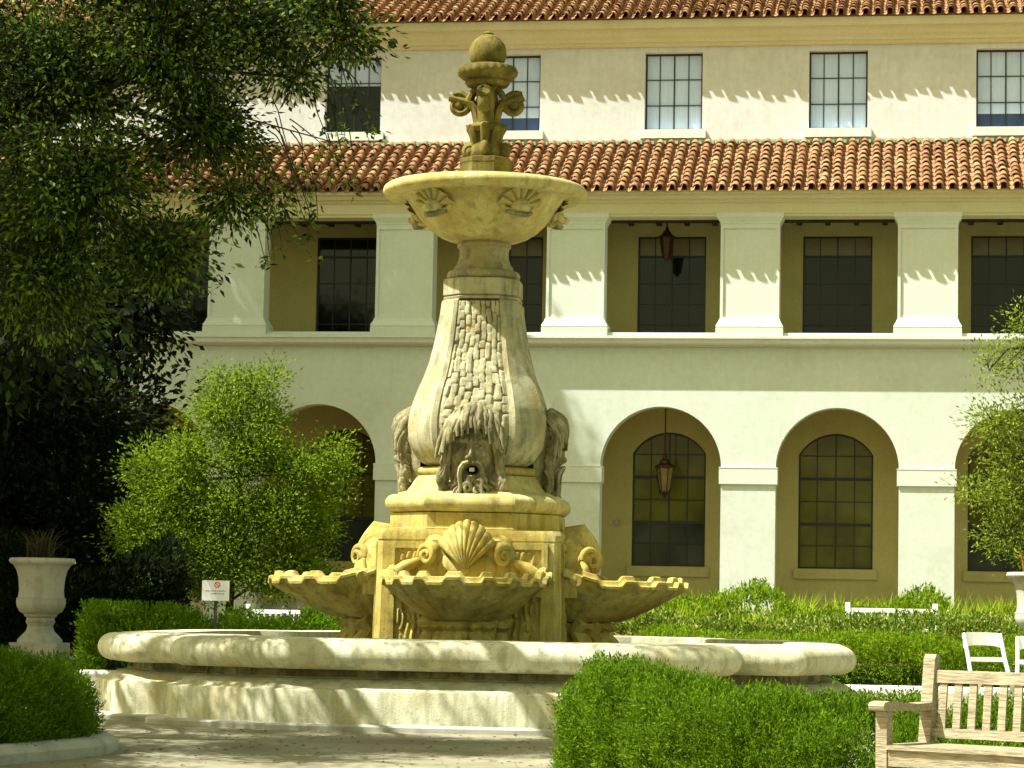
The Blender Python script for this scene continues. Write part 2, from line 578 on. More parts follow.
# loggia parapet sill
mb = MB()
mb.box(X0, X1, -0.12, 0.42, 7.612, 7.70)
mb.box(X0, X1, 0.42, IW, 7.30, 7.50)
mb.build('loggia_floor', M['trim'], BLD)
mb = MB()
mb.box(X0, X1, 0.5, IW, 6.45, 6.60)
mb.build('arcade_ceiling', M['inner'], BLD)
mb = MB()
mb.box(X0, X1, 0.5, IW, 0.0, 1.10)
mb.build('arcade_floor', M['kerb'], BLD)
# loggia columns
mb = MB()
hw = 0.705
mb.box(-hw, hw, -0.19, 0.36, 7.612, 10.58)
for a0, a1, z0, z1 in ((-hw, -hw + 0.07, 8.02, 10.32), (hw - 0.07, hw, 8.02, 10.32), (-hw + 0.07, hw - 0.07, 8.02, 8.06), (-hw + 0.07, hw - 0.07, 10.20, 10.32)):
    mb.box(a0, a1, -0.225, -0.188, z0, z1)


def sq_ring(h, d0, d1, z):
    return [(-h, d0, z), (h, d0, z), (h, d1, z), (-h, d1, z)]


mb.loft([sq_ring(0.80, -0.315, 0.45, 7.613), sq_ring(0.80, -0.315, 0.45, 7.80), sq_ring(0.785, -0.30, 0.43, 7.805), sq_ring(0.80, -0.315, 0.445, 7.83),
         sq_ring(0.79, -0.305, 0.44, 7.87), sq_ring(0.74, -0.26, 0.40, 7.95), sq_ring(0.72, -0.24, 0.38, 8.02)])
mb.loft([sq_ring(0.72, -0.24, 0.38, 10.32), sq_ring(0.72, -0.24, 0.38, 10.36), sq_ring(0.75, -0.265, 0.41, 10.40), sq_ring(0.80, -0.315, 0.45, 10.48),
         sq_ring(0.80, -0.315, 0.45, 10.57)])
col0 = mb.build('column', M['trim'], BLD)
col0.location.x = COLS[0]
for x in COLS[1:]:
    c = col0.copy()
    COL.objects.link(c)
    c.location.x = x
# entablature, eave soffit
mb = MB()
mb.extrude_x([(0.34, 10.49), (-0.26, 10.49), (-0.26, 10.555), (-0.30, 10.56), (-0.30, 10.80), (-0.33, 10.81), (-0.37, 10.84), (-0.39, 10.885), (-0.48, 10.89),
              (-0.51, 10.93), (-0.53, 10.985), (-0.64, 10.99), (-0.64, 11.06), (0.34, 11.58)], X0, X1)
mb.build('entablature', M['cornice'], BLD)
mb = MB()
mb.box(X0, X1, 0.345, IW, 10.78, 10.88)
x = X0 + 0.3
while x < X1:
    mb.box(x, x + 0.12, 0.345, IW - 0.01, 10.66, 10.779)
    x += 0.7
mb.box(X0, X1, 0.345, 0.50, 10.435, 10.658)
mb.build('loggia_ceiling', M['wood_dark'], BLD)

# inner wall with window openings, all three storeys
mb = MB()
T = 0.32
WC = [10.48 + 4.12 * k for k in range(-5, 4)]
W1 = [(c, 0.913) for c in WC]                          # arched windows, sill 2.15, spring 4.95, rise 0.53
W2 = [(c, 0.855) for c in WC]                          # loggia windows
W3 = [(c - 0.02, 0.727) for c in WC]                   # top storey
mb.box(X0, X1, IW, IW + T, 0.0, 2.15)


def band(holes, z0, z1):
    x = X0
    for c, h in holes:
        mb.box(x, c - h, IW, IW + T, z0, z1)
        x = c + h
    mb.box(x, X1, IW, IW + T, z0, z1)


band(W1, 2.15, 4.95)
x = X0
for c, h in W1:
    nx = c + 2.06 if c < WC[-1] else X1
    spandrel(mb, x, nx, arch_curve(c, h, 4.95, 0.53), 6.45, IW, T)
    x = nx
mb.box(X0, X1, IW, IW + T, 6.45, 7.52)
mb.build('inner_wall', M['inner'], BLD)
mb = MB()
band(W2, 7.52, 10.40)
mb.box(X0, X1, IW, IW + T, 10.40, 11.9)
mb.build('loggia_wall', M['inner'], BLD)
mb = MB()
mb.box(X0, X1, IW, IW + T, 11.9, 13.10)
band(W3, 13.10, 15.08)
mb.box(X0, X1, IW, IW + T, 15.08, 15.90)
mb.build('upper_wall', M['upper'], BLD)
# light switch box beside the first full arch
mb = MB()
mb.box(9.14, 9.27, IW - 0.05, IW, 3.14, 3.27)
mb.build('utility_box', M['kerb'], BLD)
mb = MB()
mb.box(9.16, 9.25, 1.0, 1.1, 6.2, 6.45)
# interior darkness behind the glass is the glass itself; closing back wall and roof deck
mb = MB()
mb.box(X0, X1, 12.0, 12.3, 0.0, 15.9)
mb.box(X0, X0 + 0.3, 0.5, 12.0, 0.0, 15.6)
mb.box(X1 - 0.3, X1, 0.5, 12.0, 0.0, 15.6)
mb.build('outer_wall', M['plaster'], BLD)
# cornice of the top storey
mb = MB()
mb.extrude_x([(IW - 0.002, 15.22), (IW - 0.06, 15.22), (IW - 0.10, 15.25), (IW - 0.11, 15.31), (IW - 0.16, 15.32), (IW - 0.17, 15.40), (IW - 0.24, 15.46), (IW - 0.28, 15.54),
              (IW - 0.30, 15.62), (IW - 0.40, 15.64), (IW - 0.41, 15.74), (IW - 0.41, 15.84), (IW - 0.002, 16.0)], X0, X1)
mb.build('cornice', M['cornice'], BLD)


def make_window(c, h, z0, z1, cols, rows_z, y, rise=0.0, style='dark', sillspec=None):
    """frame and glazing bars, pane(s), sill"""
    fr = MB()
    b = 0.045
    for s in (-1, 1):
        fr.box(c + s * h - (b if s > 0 else 0), c + s * h + (b if s < 0 else 0), y, y + 0.07, z0, z1)
    fr.box(c - h + b, c + h - b, y, y + 0.07, z0, z0 + b)
    if rise:
        cv = arch_curve(c, h, z1, rise)
        inn = arch_curve(c, h - b, z1 - 0.0, rise - b)
        n = len(cv)
        vs = [(px, yy, pz) for yy in (y, y + 0.07) for (px, pz) in cv + inn]
        fs = []
        for i in range(n - 1):
            fs += [(i, i + 1, n + i + 1, n + i), (2 * n + i, 3 * n + i, 3 * n + i + 1, 2 * n + i + 1), (n + i, n + i + 1, 3 * n + i + 1, 3 * n + i)]
        fr.add(vs, fs)
    else:
        fr.box(c - h + b, c + h - b, y, y + 0.07, z1 - b, z1)
    w = 0.022

    def ztop(x):
        if not rise:
            return z1 - b
        rad = (h * h + rise * rise) / (2 * rise)
        return z1 + rise - rad + math.sqrt(max(rad * rad - (x - c) ** 2, 0)) - 0.02
    for k in range(1, cols):
        x = c - h + 2 * h * k / cols
        ww = w * 1.5 if k * 2 == cols else w
        fr.box(x - ww / 2, x + ww / 2, y + 0.012, y + 0.055, z0 + b, ztop(x))
    for i, (z, thick) in enumerate(rows_z):
        fr.box(c - h + b, c + h - b, y + 0.006 + 0.002 * (i % 2), y + 0.062, z - thick / 2, z + thick / 2)
    o = fr.build('window', M['frame'], BLD)

    def pane(name, za, zb, mt, arch=False, dy=0.0):
        p = MB()
        yy = y + 0.035 + dy
        if arch:
            cv = arch_curve(c, h - 0.004, z1, rise - 0.004)
            vs = [(c - h + 0.004, yy, za), (c + h - 0.004, yy, za)] + [(px, yy, pz) for px, pz in reversed(cv)]
            vs2 = [(px, yy + 0.012, pz) for px, _, pz in vs]
            n = len(vs)
            p.add(vs + vs2, [tuple(range(n)), tuple(range(2 * n - 1, n - 1, -1))] + [(i, (i + 1) % n, n + (i + 1) % n, n + i) for i in range(n)])
        else:
            p.box(c - h + 0.004, c + h - 0.004, yy, yy + 0.012, za, zb)
        p.build(name, mt, o)
    if style == 'arch':
        zc = z0 + 1.06
        pane('pane', zc + 0.001, None, M['glass_arch'], True)
        pane('lower_pane', z0 + 0.004, zc, M['glass_low'])
    elif style == 'arch_plain':
        pane('pane', z0 + 0.004, None, M['glass_arch'], True)
    elif style == 'blind':
        pane('blind', z0 + 0.004, z1 - 0.004, M['blind'])
    elif style == 'part_blind':
        zc = z0 + 0.38
        pane('blind', zc + 0.001, z1 - 0.004, M['blind'])
        pane('pane', z0 + 0.004, zc, M['glass_blue'])
    elif style == 'half_blind':
        zc = z0 + 1.25
        pane('blind', zc + 0.001, z1 - 0.004, M['blind'])
        pane('pane', z0 + 0.004, zc, M['glass'])
    elif style == 'transom':
        zc = z1 - 0.50
        pane('pane', z0 + 0.004, zc, M['glass'])
        pane('transom_pane', zc + 0.001, z1 - 0.004, M['blind_warm'])
    else:
        pane('pane', z0 + 0.004, z1 - 0.004, M['glass'])
    if sillspec:
        sx, sy, sz0, sz1, mt = sillspec
        s = MB()
        s.box(c - h - sx, c + h + sx, IW - sy, IW - 0.001, sz0, sz1)
        s.box(c - h + 0.002, c + h - 0.002, IW - 0.002, y + 0.03, sz1 - 0.03, sz1 - 0.0015)
        s.build('sill', mt, o)
    return o


for i, (c, h) in enumerate(W1):
    if -6 < c < 24:
        make_window(c, h, 2.151, 4.95, 4, [(2.72, 0.022), (3.24, 0.07), (3.80, 0.022), (4.36, 0.07), (4.93, 0.022)], IW + 0.08, 0.529,
                    'arch' if i != 6 else 'arch_plain', (0.10, 0.08, 1.90, 2.14, M['inner']))
for i, (c, h) in enumerate(W2):
    if -6 < c < 24:
        make_window(c, h, 7.53, 10.399, 4, [(8.18, 0.022), (8.70, 0.022), (9.22, 0.022), (9.90, 0.05)], IW + 0.08, 0.0, 'transom' if i != 3 else 'dark')
STY = {3: 'half_blind', 4: 'part_blind', 5: 'blind', 6: 'blind', 7: 'part_blind'}
for i, (c, h) in enumerate(W3):
    if -8 < c < 24:
        make_window(c, h, 13.101, 15.079, 4, [(13.76, 0.022), (14.42, 0.022)], IW + 0.20, 0.0, STY.get(i, 'blind'), (0.10, 0.12, 12.88, 13.10, M['trim']))


# barrel tile roofs
def tile_roof(name, y0, z0, slope, courses, pitch=0.30, expo=0.333, deck_len=None):
    dy, dz = math.cos(slope), math.sin(slope)
    mbr = MB()
    ncol = int((X1 - X0 + 0.6) / pitch)
    seg = 7
    rng = random.Random(5)
    for i in range(ncol):
        x = X0 - 0.2 + pitch * (i + 0.5)
        for k in range(courses):
            s0 = k * expo + rng.uniform(-0.025, 0.025) - (rng.uniform(0.03, 0.09) if rng.random() < 0.05 and k else 0)
            s1 = s0 + expo + 0.07
            ra, rb = 0.105 * rng.uniform(0.94, 1.06), 0.082
            jx = rng.uniform(-0.016, 0.016)
            lift = 0.030 + rng.uniform(-0.010, 0.016)
            vs, fs = [], []
            for (s, r, li) in ((s0, ra, lift), (s1, rb, 0.0)):
                for th in (0.0, -0.020):
                    for q in range(seg + 1):
                        a = math.pi * q / seg
                        n = (r + th) * math.sin(a) * 1.10 + li + 0.05
                        vs.append((x + jx + (r + th) * math.cos(a), y0 + s * dy - n * dz, z0 + s * dz + n * dy))
            m1 = seg + 1
            for q in range(seg):
                fs.append((q, q + 1, 2 * m1 + q + 1, 2 * m1 + q))
                fs.append((m1 + q, 3 * m1 + q, 3 * m1 + q + 1, m1 + q + 1))
                fs.append((q, m1 + q, m1 + q + 1, q + 1))
            fs.append((0, 2 * m1, 3 * m1, m1))
            fs.append((seg, m1 + seg, 3 * m1 + seg, 2 * m1 + seg))
            mbr.add(vs, fs)
            # the pan between two covers
            xp = x + pitch / 2
            if k > 0 or True:
                off = 0.025 if k == 0 else 0.0
                vs, fs = [], []
                for (s, r, li) in ((s0 + off, 0.085, 0.022), (s1, 0.075, 0.0)):
                    for q in range(6):
                        a = math.pi * q / 5
                        n = -0.070 * math.sin(a) + 0.050 + li
                        vs.append((xp - r * 1.25 * math.cos(a), y0 + s * dy - n * dz, z0 + s * dz + n * dy))
                fs = [(q, q + 1, 6 + q + 1, 6 + q) for q in range(5)]
                mbr.add(vs, fs)
    L = deck_len or courses * expo + 0.05
    a0 = 0.16
    mbr.add([(X0, y0 + a0 * dy, z0 + a0 * dz - 0.004), (X1, y0 + a0 * dy, z0 + a0 * dz - 0.004), (X1, y0 + L * dy, z0 + L * dz - 0.004), (X0, y0 + L * dy, z0 + L * dz - 0.004),
             (X0, y0 + a0 * dy, z0 + a0 * dz - 0.07), (X1, y0 + a0 * dy, z0 + a0 * dz - 0.07), (X1, y0 + L * dy, z0 + L * dz - 0.07), (X0, y0 + L * dy, z0 + L * dz - 0.07)],
            [(0, 1, 2, 3), (4, 7, 6, 5), (0, 4, 5, 1), (2, 6, 7, 3), (0, 3, 7, 4), (1, 5, 6, 2)])
    return mbr.build(name, M['tile'], BLD, 50)


tile_roof('loggia_roof', -0.74, 11.02, R(27.6), 11)
tile_roof('main_roof', IW - 0.53, 15.84, R(24), 9, deck_len=11.0)
mb = MB()
mb.box(X0, X1, IW - 0.05, IW - 0.002, 12.70, 12.845)
x = X0
while x < X1:
    mb.box(x, x + 0.10, IW - 0.16, IW - 0.05, 12.72, 12.80)
    x += 0.30
mb.build('roof_flashing', M['flash'], BLD)


# lanterns hanging in the arcade and the loggia
def lantern(name, label, x, y, z_top, z_cap, size, glassmat):
    rz = R(-8.656)
    ex = Vector((math.cos(rz), math.sin(rz), 0))
    ey = Vector((-math.sin(rz), math.cos(rz), 0))
    p = Vector((-6.794, 64.951, 0)) + ex * x + ey * y
    t = thing(name, label, 'lantern', (p.x, p.y, z_cap), rz, 'lanterns hanging from the building')
    s = size
    m_ = MB()
    m_.tube([(0, 0, 0.30 * s), (0, 0, z_top - z_cap)], 0.018, 8)
    m_.sphere((0, 0, 0.34 * s), 0.05 * s, 10)
    m_.build('hanging_rod', M['copper'], t, 40)
    m_ = MB()
    m_.lathe([(0.06 * s, 0.32 * s), (0.07 * s, 0.24 * s), (0.14 * s, 0.18 * s), (0.17 * s, 0.10 * s), (0.30 * s, 0.02 * s), (0.31 * s, -0.02 * s), (0.24 * s, -0.03 * s)], 6)
    m_.build('cap', M['copper'], t)
    m_ = MB()
    m_.lathe([(0.245 * s, -0.04 * s), (0.14 * s, -0.72 * s)], 6)
    m_.build('glass_body', glassmat, t)
    m_ = MB()
    for k in range(6):
        a = 2 * math.pi * k / 6
        m_.tube([(0.255 * s * math.cos(a), 0.255 * s * math.sin(a), -0.03 * s), (0.15 * s * math.cos(a), 0.15 * s * math.sin(a), -0.73 * s)], 0.018 * s, 5)
    m_.lathe([(0.17 * s, -0.72 * s), (0.18 * s, -0.76 * s), (0.07 * s, -0.84 * s), (0.03 * s, -0.92 * s)], 6)
    m_.build('cage', M['copper'], t)
    return t


lantern('lantern', 'copper lantern with amber glass on a long rod inside the ground floor arch', 10.50, 1.2, 6.45, 4.55, 0.82, M['amber'])
lantern('lantern', 'dark lantern close under the ceiling of the upper loggia', 10.47, 1.2, 10.66, 10.20, 0.68, M['copper'])
# ================================================================== FOUNTAIN
FX, FY, FRZ = -0.31, 26.85, R(-5.5)
FT = thing('fountain', 'tall ochre stone fountain with carved masks and shell basins in a lobed pool', 'fountain', (FX, FY, 0), FRZ)

# pool plan: a cross of chamfered lobes
def pool_outline(k=0.0):
    q = [(1.43, 3.55), (2.48, 3.06), (2.48, 2.48), (3.06, 2.48), (3.55, 1.43)]
    pts = []
    for j in range(4):
        a = -math.pi / 2 * j
        ca, sa = math.cos(a), math.sin(a)
        pts += [(x * ca - y * sa, x * sa + y * ca) for x, y in q]
    return pts                                   # clockwise seen from above


def offset_poly(pts, d):
    n = len(pts)
    out = []
    for i in range(n):
        p0, p1, p2 = Vector(pts[i - 1]), Vector(pts[i]), Vector(pts[(i + 1) % n])
        e1, e2 = (p1 - p0).normalized(), (p2 - p1).normalized()
        n1, n2 = Vector((-e1.y, e1.x)), Vector((-e2.y, e2.x))     # outward for clockwise order
        b = (n1 + n2)
        b.normalize()
        k = 1.0 / max(b.dot(n1), 0.5)
        out.append((p1.x + b.x * d * k, p1.y + b.y * d * k))
    return out


def round_poly(pts, r=0.10, n=3):
    out = []
    m_ = len(pts)
    for i in range(m_):
        p0, p1, p2 = Vector(pts[i - 1]), Vector(pts[i]), Vector(pts[(i + 1) % m_])
        a = p1 + (p0 - p1).normalized() * min(r, (p0 - p1).length * 0.4)
        b = p1 + (p2 - p1).normalized() * min(r, (p2 - p1).length * 0.4)
        for k in range(n + 1):
            t = k / n
            q = a * (1 - t) ** 2 + p1 * 2 * t * (1 - t) + b * t * t
            out.append((q.x, q.y))
    return out


def sweep(mb_, outline, prof, closed_prof=False, mi=0):
    rings = []
    for o_, z in prof:
        rings.append([(x, y, z) for x, y in offset_poly(outline, o_)])
    if closed_prof:
        rings.append(rings[0])
    mb_.loft(rings, True, False, False, mi)


POOL = round_poly(pool_outline(), 0.12, 3)
mb = MB()
sweep(mb, POOL, [(0.30, 0.0), (0.30, 0.045), (0.28, 0.06), (0.05, 0.062), (0.05, 0.0)], True)
mb.build('pool_step', M['kerb'], FT, 40).location.x = 0.11
mb = MB()
base_o = offset_poly(POOL, 0.0)
sweep(mb, POOL, [(0.11, 0.05), (0.11, 0.335), (0.10, 0.35), (0.04, 0.362), (0.02, 0.375), (-0.04, 0.41), (-0.12, 0.438), (-0.26, 0.445), (-0.26, 0.46), (-0.60, 0.46), (-0.60, 0.05)], True)
mb.build('pool_base', M['pool'], FT, 40).location.x = 0.11
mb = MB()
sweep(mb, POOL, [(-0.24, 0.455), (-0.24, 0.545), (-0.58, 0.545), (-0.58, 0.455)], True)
mb.build('pool_neck', M['mask'], FT, 40).location.x = 0.11  # darker stone than the pool, standing in for deep shade under the rim
mb = MB()
prof = []
for k in range(15):
    a = -math.pi / 2 + math.pi * k / 14
    prof.append((-0.05 + 0.15 * math.cos(a) + (0.0 if abs(math.sin(a)) < 0.99 else -0.04), 0.655 + 0.132 * math.sin(a)))
prof = [(-0.58, 0.541), (-0.22, 0.541), (-0.20, 0.53)] + prof + [(-0.16, 0.795), (-0.52, 0.80), (-0.58, 0.79)]
sweep(mb, POOL, prof, True)
mb.build('pool_rim', M['pool'], FT, 40).location.x = 0.11
mb = MB()
inner = offset_poly(POOL, -0.59)
mb.add([(x, y, 0.62) for x, y in inner], [tuple(range(len(inner)))])
wt = mb.build('pool_water', M['water'], FT)
wt.location.x = 0.11

# joints between the rim stones: thin dark gaps cut by slim collars
# ---- pedestal box
def csq(a, c, z):
    """chamfered square: apothem a, half width of each face c"""
    return [(-c, -a, z), (c, -a, z), (a, -c, z), (a, c, z), (c, a, z), (-c, a, z), (-a, c, z), (-a, -c, z)]


mb = MB()
mb.loft([csq(0.925, 0.86, 0.30), csq(0.925, 0.86, 0.62), csq(0.90, 0.84, 1.74), csq(0.905, 0.85, 1.745), csq(0.905, 0.85, 1.80), csq(0.89, 0.82, 1.845)])
mb.build('pedestal', M['box'], FT, 20)
mb = MB()
mb.loft([csq(0.86, 0.43, 1.844), csq(0.86, 0.43, 1.86), csq(0.845, 0.42, 1.87), csq(0.845, 0.42, 2.015)])
mb.build('pedestal_block', M['box'], FT, 20)
# relief panel: frame bars and a carved field, on each face of the pedestal
mb = MB()


def yface(z):
    return -(0.925 - 0.025 * max(0, min(1, (z - 0.62) / 1.12)))


def relief(u, v):
    x = -0.72 + 1.44 * u
    z = 0.60 + 1.06 * v
    cu = u * 26 + 0.25 * math.sin(z * 17 + u * 9)
    ci = math.floor(cu)
    fu = cu - ci
    vv = z * 6.5 + 0.41 * ci + 0.5 * math.sin(ci * 3.3) + 0.2 * math.sin(z * 23 + ci)
    ri = math.floor(vv)
    fv = vv - ri
    rnd = math.sin(ci * 12.9 + ri * 78.2) * 43758.5
    rnd -= math.floor(rnd)
    d = math.sin(math.pi * fu) ** 0.6 * min(1, (1 - fv) * 4) * min(1, fv * 6 + 0.2) * (0.35 + 0.65 * rnd)
    edge = min(u, 1 - u, v, 1 - v)
    return (x, yface(z) + 0.020 - 0.060 * d * min(1, edge * 30), z)


mb.grid(relief, [i / 156 for i in range(157)], [i / 90 for i in range(91)])
for (xa, xb, za, zb) in ((-0.78, -0.72, 0.52, 1.72), (0.72, 0.78, 0.52, 1.72), (-0.72, 0.72, 1.66, 1.72), (-0.72, 0.72, 0.52, 0.60)):
    zm = (za + zb) / 2
    vs = []
    for z in (za, zb):
        for dy in (0.035, -0.028):
            for x in (xa, xb):
                vs.append((x, yface(z) + dy, z))
    mb.add(vs, [(0, 1, 3, 2), (4, 6, 7, 5), (0, 4, 5, 1), (2, 3, 7, 6), (0, 2, 6, 4), (1, 5, 7, 3)])
rp = mb.build('relief_panel', M['box'], FT, 35)

# ---- mouldings
def oct_prof(prof, ratio=0.56):
    return [csq(a, a * ratio, z) for a, z in prof]


mb = MB()
pr = []
for k in range(11):
    a = -math.pi / 2 + math.pi * k / 10
    pr.append((0.80 + 0.10 * math.cos(a), 2.112 + 0.093 * math.sin(a)))
mb.loft(oct_prof([(0.78, 2.016)] + pr + [(0.78, 2.206), (0.76, 2.225), (0.70, 2.24), (0.69, 2.25), (0.66, 2.29), (0.62, 2.36), (0.585, 2.40)], 0.50))
mb.build('plinth', M['bowl'], FT, 35)
mb = MB()
pr = []
for k in range(9):
    a = -math.pi / 2 + math.pi * k / 8
    pr.append((0.555 + 0.04 * math.cos(a), 2.445 + 0.042 * math.sin(a)))
mb.loft(oct_prof([(0.54, 2.401)] + pr + [(0.50, 2.50)], 0.50))
mb.build('torus_moulding', M['box'], FT, 35)

# ---- bulbous body
BODY = [(2.50, 0.50), (2.53, 0.56), (2.58, 0.605), (2.64, 0.64), (2.70, 0.665), (2.78, 0.682), (2.88, 0.688), (2.98, 0.680), (3.08, 0.660), (3.18, 0.630), (3.28, 0.596),
        (3.40, 0.545), (3.52, 0.508), (3.68, 0.468), (3.84, 0.438), (4.00, 0.414), (4.17, 0.390)]


def body_a(z):
    for (z0, a0), (z1, a1) in zip(BODY, BODY[1:]):
        if z <= z1:
            t = (z - z0) / (z1 - z0)
            return a0 + (a1 - a0) * max(t, 0)
    return BODY[-1][1]


def body_c(z):
    return body_a(z) * (0.60 + 0.04 * (z - 2.5) / 1.67)


def body_ring(z):
    a, c = body_a(z), body_c(z)
    e, d = 0.050 * c / 0.38 + 0.015, 0.045
    side = [(-c, -a), (-c + e * 0.8, -a), (-c + e, -a + d), (c - e, -a + d), (c - e * 0.8, -a), (c, -a)]
    out = []
    for j in range(4):
        ca, sa = math.cos(j * math.pi / 2), math.sin(j * math.pi / 2)
        out += [(x * ca - y * sa, x * sa + y * ca, z) for x, y in side]
    return out


zs = [2.50 + 1.67 * i / 48 for i in range(49)]
mb = MB()
mb.loft([body_ring(z) for z in zs] + [[(p[0] * 0.93, p[1] * 0.93, 4.185) for p in body_ring(4.17)]])
mb.build('body', M['body'], FT, 25)
# bark field on each face
mb = MB()


def cell_rnd(a, b_, k):
    q = math.sin(a * 12.9898 + b_ * 78.233 + k * 37.719) * 43758.5453
    return q - math.floor(q)


def nubs(cu, cv):
    """rounded lumps of uneven size on a jittered, staggered grid"""
    best = 0.0
    ci, ri = math.floor(cu), math.floor(cv)
    for a in (ci - 1, ci, ci + 1):
        off = 0.5 if a % 2 else 0.0
        for b_ in (ri - 1, ri, ri + 1):
            px_ = a + 0.5 + 0.34 * (cell_rnd(a, b_, 1) - 0.5)
            pz_ = b_ + 0.5 + off + 0.50 * (cell_rnd(a, b_, 2) - 0.5)
            sx_, sz_ = 0.44 + 0.14 * cell_rnd(a, b_, 3), 0.48 + 0.22 * cell_rnd(a, b_, 4)
            d2 = abs((cu - px_) / sx_) ** 4 + abs((cv - pz_) / sz_) ** 4
            if d2 < 1:
                best = max(best, (1 - d2) ** 0.28 * (0.62 + 0.38 * cell_rnd(a, b_, 5)))
    return best


def bark(u, v):
    z = 2.62 + 1.54 * v
    a, c = body_a(z), body_c(z) * 0.875
    x = (-1 + 2 * u) * c
    hgt = nubs(u * 9 + 0.12 * math.sin(z * 11), z * 11)
    return (x, -a + 0.024 - 0.036 * hgt * min(1, min(u, 1 - u) * 14), z)


mb.grid(bark, [i / 80 for i in range(81)], [i / 190 for i in range(191)])
bp_ = mb.build('bark_panel', M['body'], FT, 50)


# ---- masks: a shouting face with a fringe of hair and a beard
def gauss(x, z, cx, cz, sx, sz):
    return math.exp(-((x - cx) / sx) ** 2 - ((z - cz) / sz) ** 2)


def face(u, v):
    x = -0.30 + 0.60 * u
    z = 2.19 + 0.86 * v
    zc = 2.62
    dome = max(0.0, 1 - (x / 0.30) ** 2 - ((z - zc) / 0.48) ** 2) ** 0.5
    d = 0.205 * dome
    d += 0.060 * gauss(abs(x), z, 0.085, 2.725, 0.085, 0.026)         # brow
    d -= 0.060 * gauss(abs(x), z, 0.085, 2.672, 0.050, 0.026)         # sockets
    d += 0.046 * gauss(abs(x), z, 0.085, 2.666, 0.026, 0.017)         # eyes
    d += 0.095 * gauss(x, z, 0, 2.575, 0.042, 0.050) + 0.065 * gauss(x, z, 0, 2.65, 0.024, 0.06)
    d += 0.040 * gauss(abs(x), z, 0.045, 2.555, 0.022, 0.022)         # nostrils
    d += 0.060 * gauss(abs(x), z, 0.145, 2.58, 0.06, 0.055)           # cheeks
    d += 0.050 * gauss(abs(x), z, 0.055, 2.512, 0.065, 0.018)         # moustache
    d -= 0.190 * gauss(x, z, 0, 2.442, 0.064, 0.046)                  # mouth
    d += 0.055 * gauss(x, z, 0, 2.368, 0.075, 0.020)                  # lower lip
    d += 0.04 * gauss(x, z, 0, 2.31, 0.07, 0.05)
    d += 0.012 * math.sin(x * 90 + 6 * math.sin(z * 9)) * (1 if z < 2.35 else 0)
    if z > 2.70:
        d += 0.014 * math.sin(x * 120 + 5 * math.sin(z * 11)) * min(1, (z - 2.70) * 20)
    back = -0.62
    if z > 2.62:
        back = -0.62 - (body_a(min(z, 3.05)) - 0.62) * min(1, (z - 2.62) * 6)
    return (x, back + 0.05 - d, z)


mb = MB()
mb.grid(face, [i / 66 for i in range(67)], [i / 84 for i in range(85)])
mb.sphere((0, -0.655, 2.445), (0.062, 0.03, 0.042), 12, 1)  # dark plug standing in for the shade inside the open mouth
mb.box(-0.024, 0.024, -0.745, -0.66, 2.425, 2.462, 2)
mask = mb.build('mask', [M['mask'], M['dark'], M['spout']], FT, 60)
mb = MB()
rg = random.Random(3)
for layer, nst in ((0, 30), (1, 24), (2, 18)):                             # fringe
    for k in range(nst):
        u = -1 + 2 * (k + 0.5) / nst + rg.uniform(-0.05, 0.05)
        x0 = u * (0.19 - 0.03 * layer)
        zt = 3.09 - 0.12 * u * u - 0.015 * layer
        y0 = -body_a(3.05) - 0.005
        drop = (0.26 - 0.035 * layer) * rg.uniform(0.8, 1.15) + 0.16 * abs(u) ** 1.5
        spread = u * (0.16 + 0.02 * layer)
        ln = 6
        amp = rg.uniform(0.006, 0.020)
        path, rad = [], []
        for q in range(ln + 1):
            t = q / ln
            path.append((x0 + spread * t ** 0.6 + amp * math.sin(6 * t + k * 2.1), y0 - 0.175 * math.sin(min(1, t * 1.1) * math.pi * 0.60) * (1 - 0.45 * abs(u) ** 2) - 0.016 * (2 - layer) - 0.012 * math.sin(5 * t + k),
                         zt - drop * t ** 1.25))
            rad.append((0.023 if k % 3 else 0.030) * (1 - 0.6 * t) + 0.005)
        mb.tube(path, rad, 6)
for s in (-1, 1):                                                          # side locks
    for k in range(13):
        x0 = s * (0.205 + 0.006 * k + rg.uniform(-0.01, 0.01))
        zt = 2.90 - 0.040 * k
        path, rad = [], []
        ln = 8
        L = min(rg.uniform(0.36, 0.60), zt - 2.20)
        ph = rg.uniform(0, 6)
        for q in range(ln + 1):
            t = q / ln
            zz = zt - L * t
            yb = -body_a(zz) if zz > 2.66 else -0.655 - 0.10 * max(0, 2.45 - zz)
            path.append((x0 + s * (0.045 * math.sin(2.6 * t)) + 0.022 * math.sin(8 * t + ph), yb - 0.02 - 0.075 * math.sin(math.pi * min(1, t * 0.9 + 0.12)), zz))
            rad.append(0.030 * (1 - 0.6 * t) + 0.005)
        mb.tube(path, rad, 6)
for k in range(17):                                                        # beard and moustache ends
    u = -1 + 2 * k / 16
    path, rad = [], []
    ph = rg.uniform(0, 6)
    L = 0.17 + 0.05 * math.sin(k * 2.2)
    for q in range(7):
        t = q / 6
        path.append((u * (0.11 + 0.14 * t) + 0.020 * math.sin(8 * t + ph), -0.80 + 0.10 * u * u - 0.02 * math.sin(4 * t + k) + 0.05 * (1 - t) * (1 - abs(u)), 2.37 + 0.05 * u * u - L * t))
        rad.append(0.028 * (1 - 0.5 * t) + 0.005)
    mb.tube(path, rad, 6)
for s in (-1, 1):
    mb.tube([(s * 0.02, -0.855, 2.515), (s * 0.07, -0.84, 2.50), (s * 0.105, -0.81, 2.45), (s * 0.115, -0.80, 2.38), (s * 0.10, -0.80, 2.27), (s * 0.11, -0.80, 2.205)], [0.018, 0.024, 0.026, 0.026, 0.024, 0.014], 6)
hair = mb.build('hair', M['mask'], mask, 60)


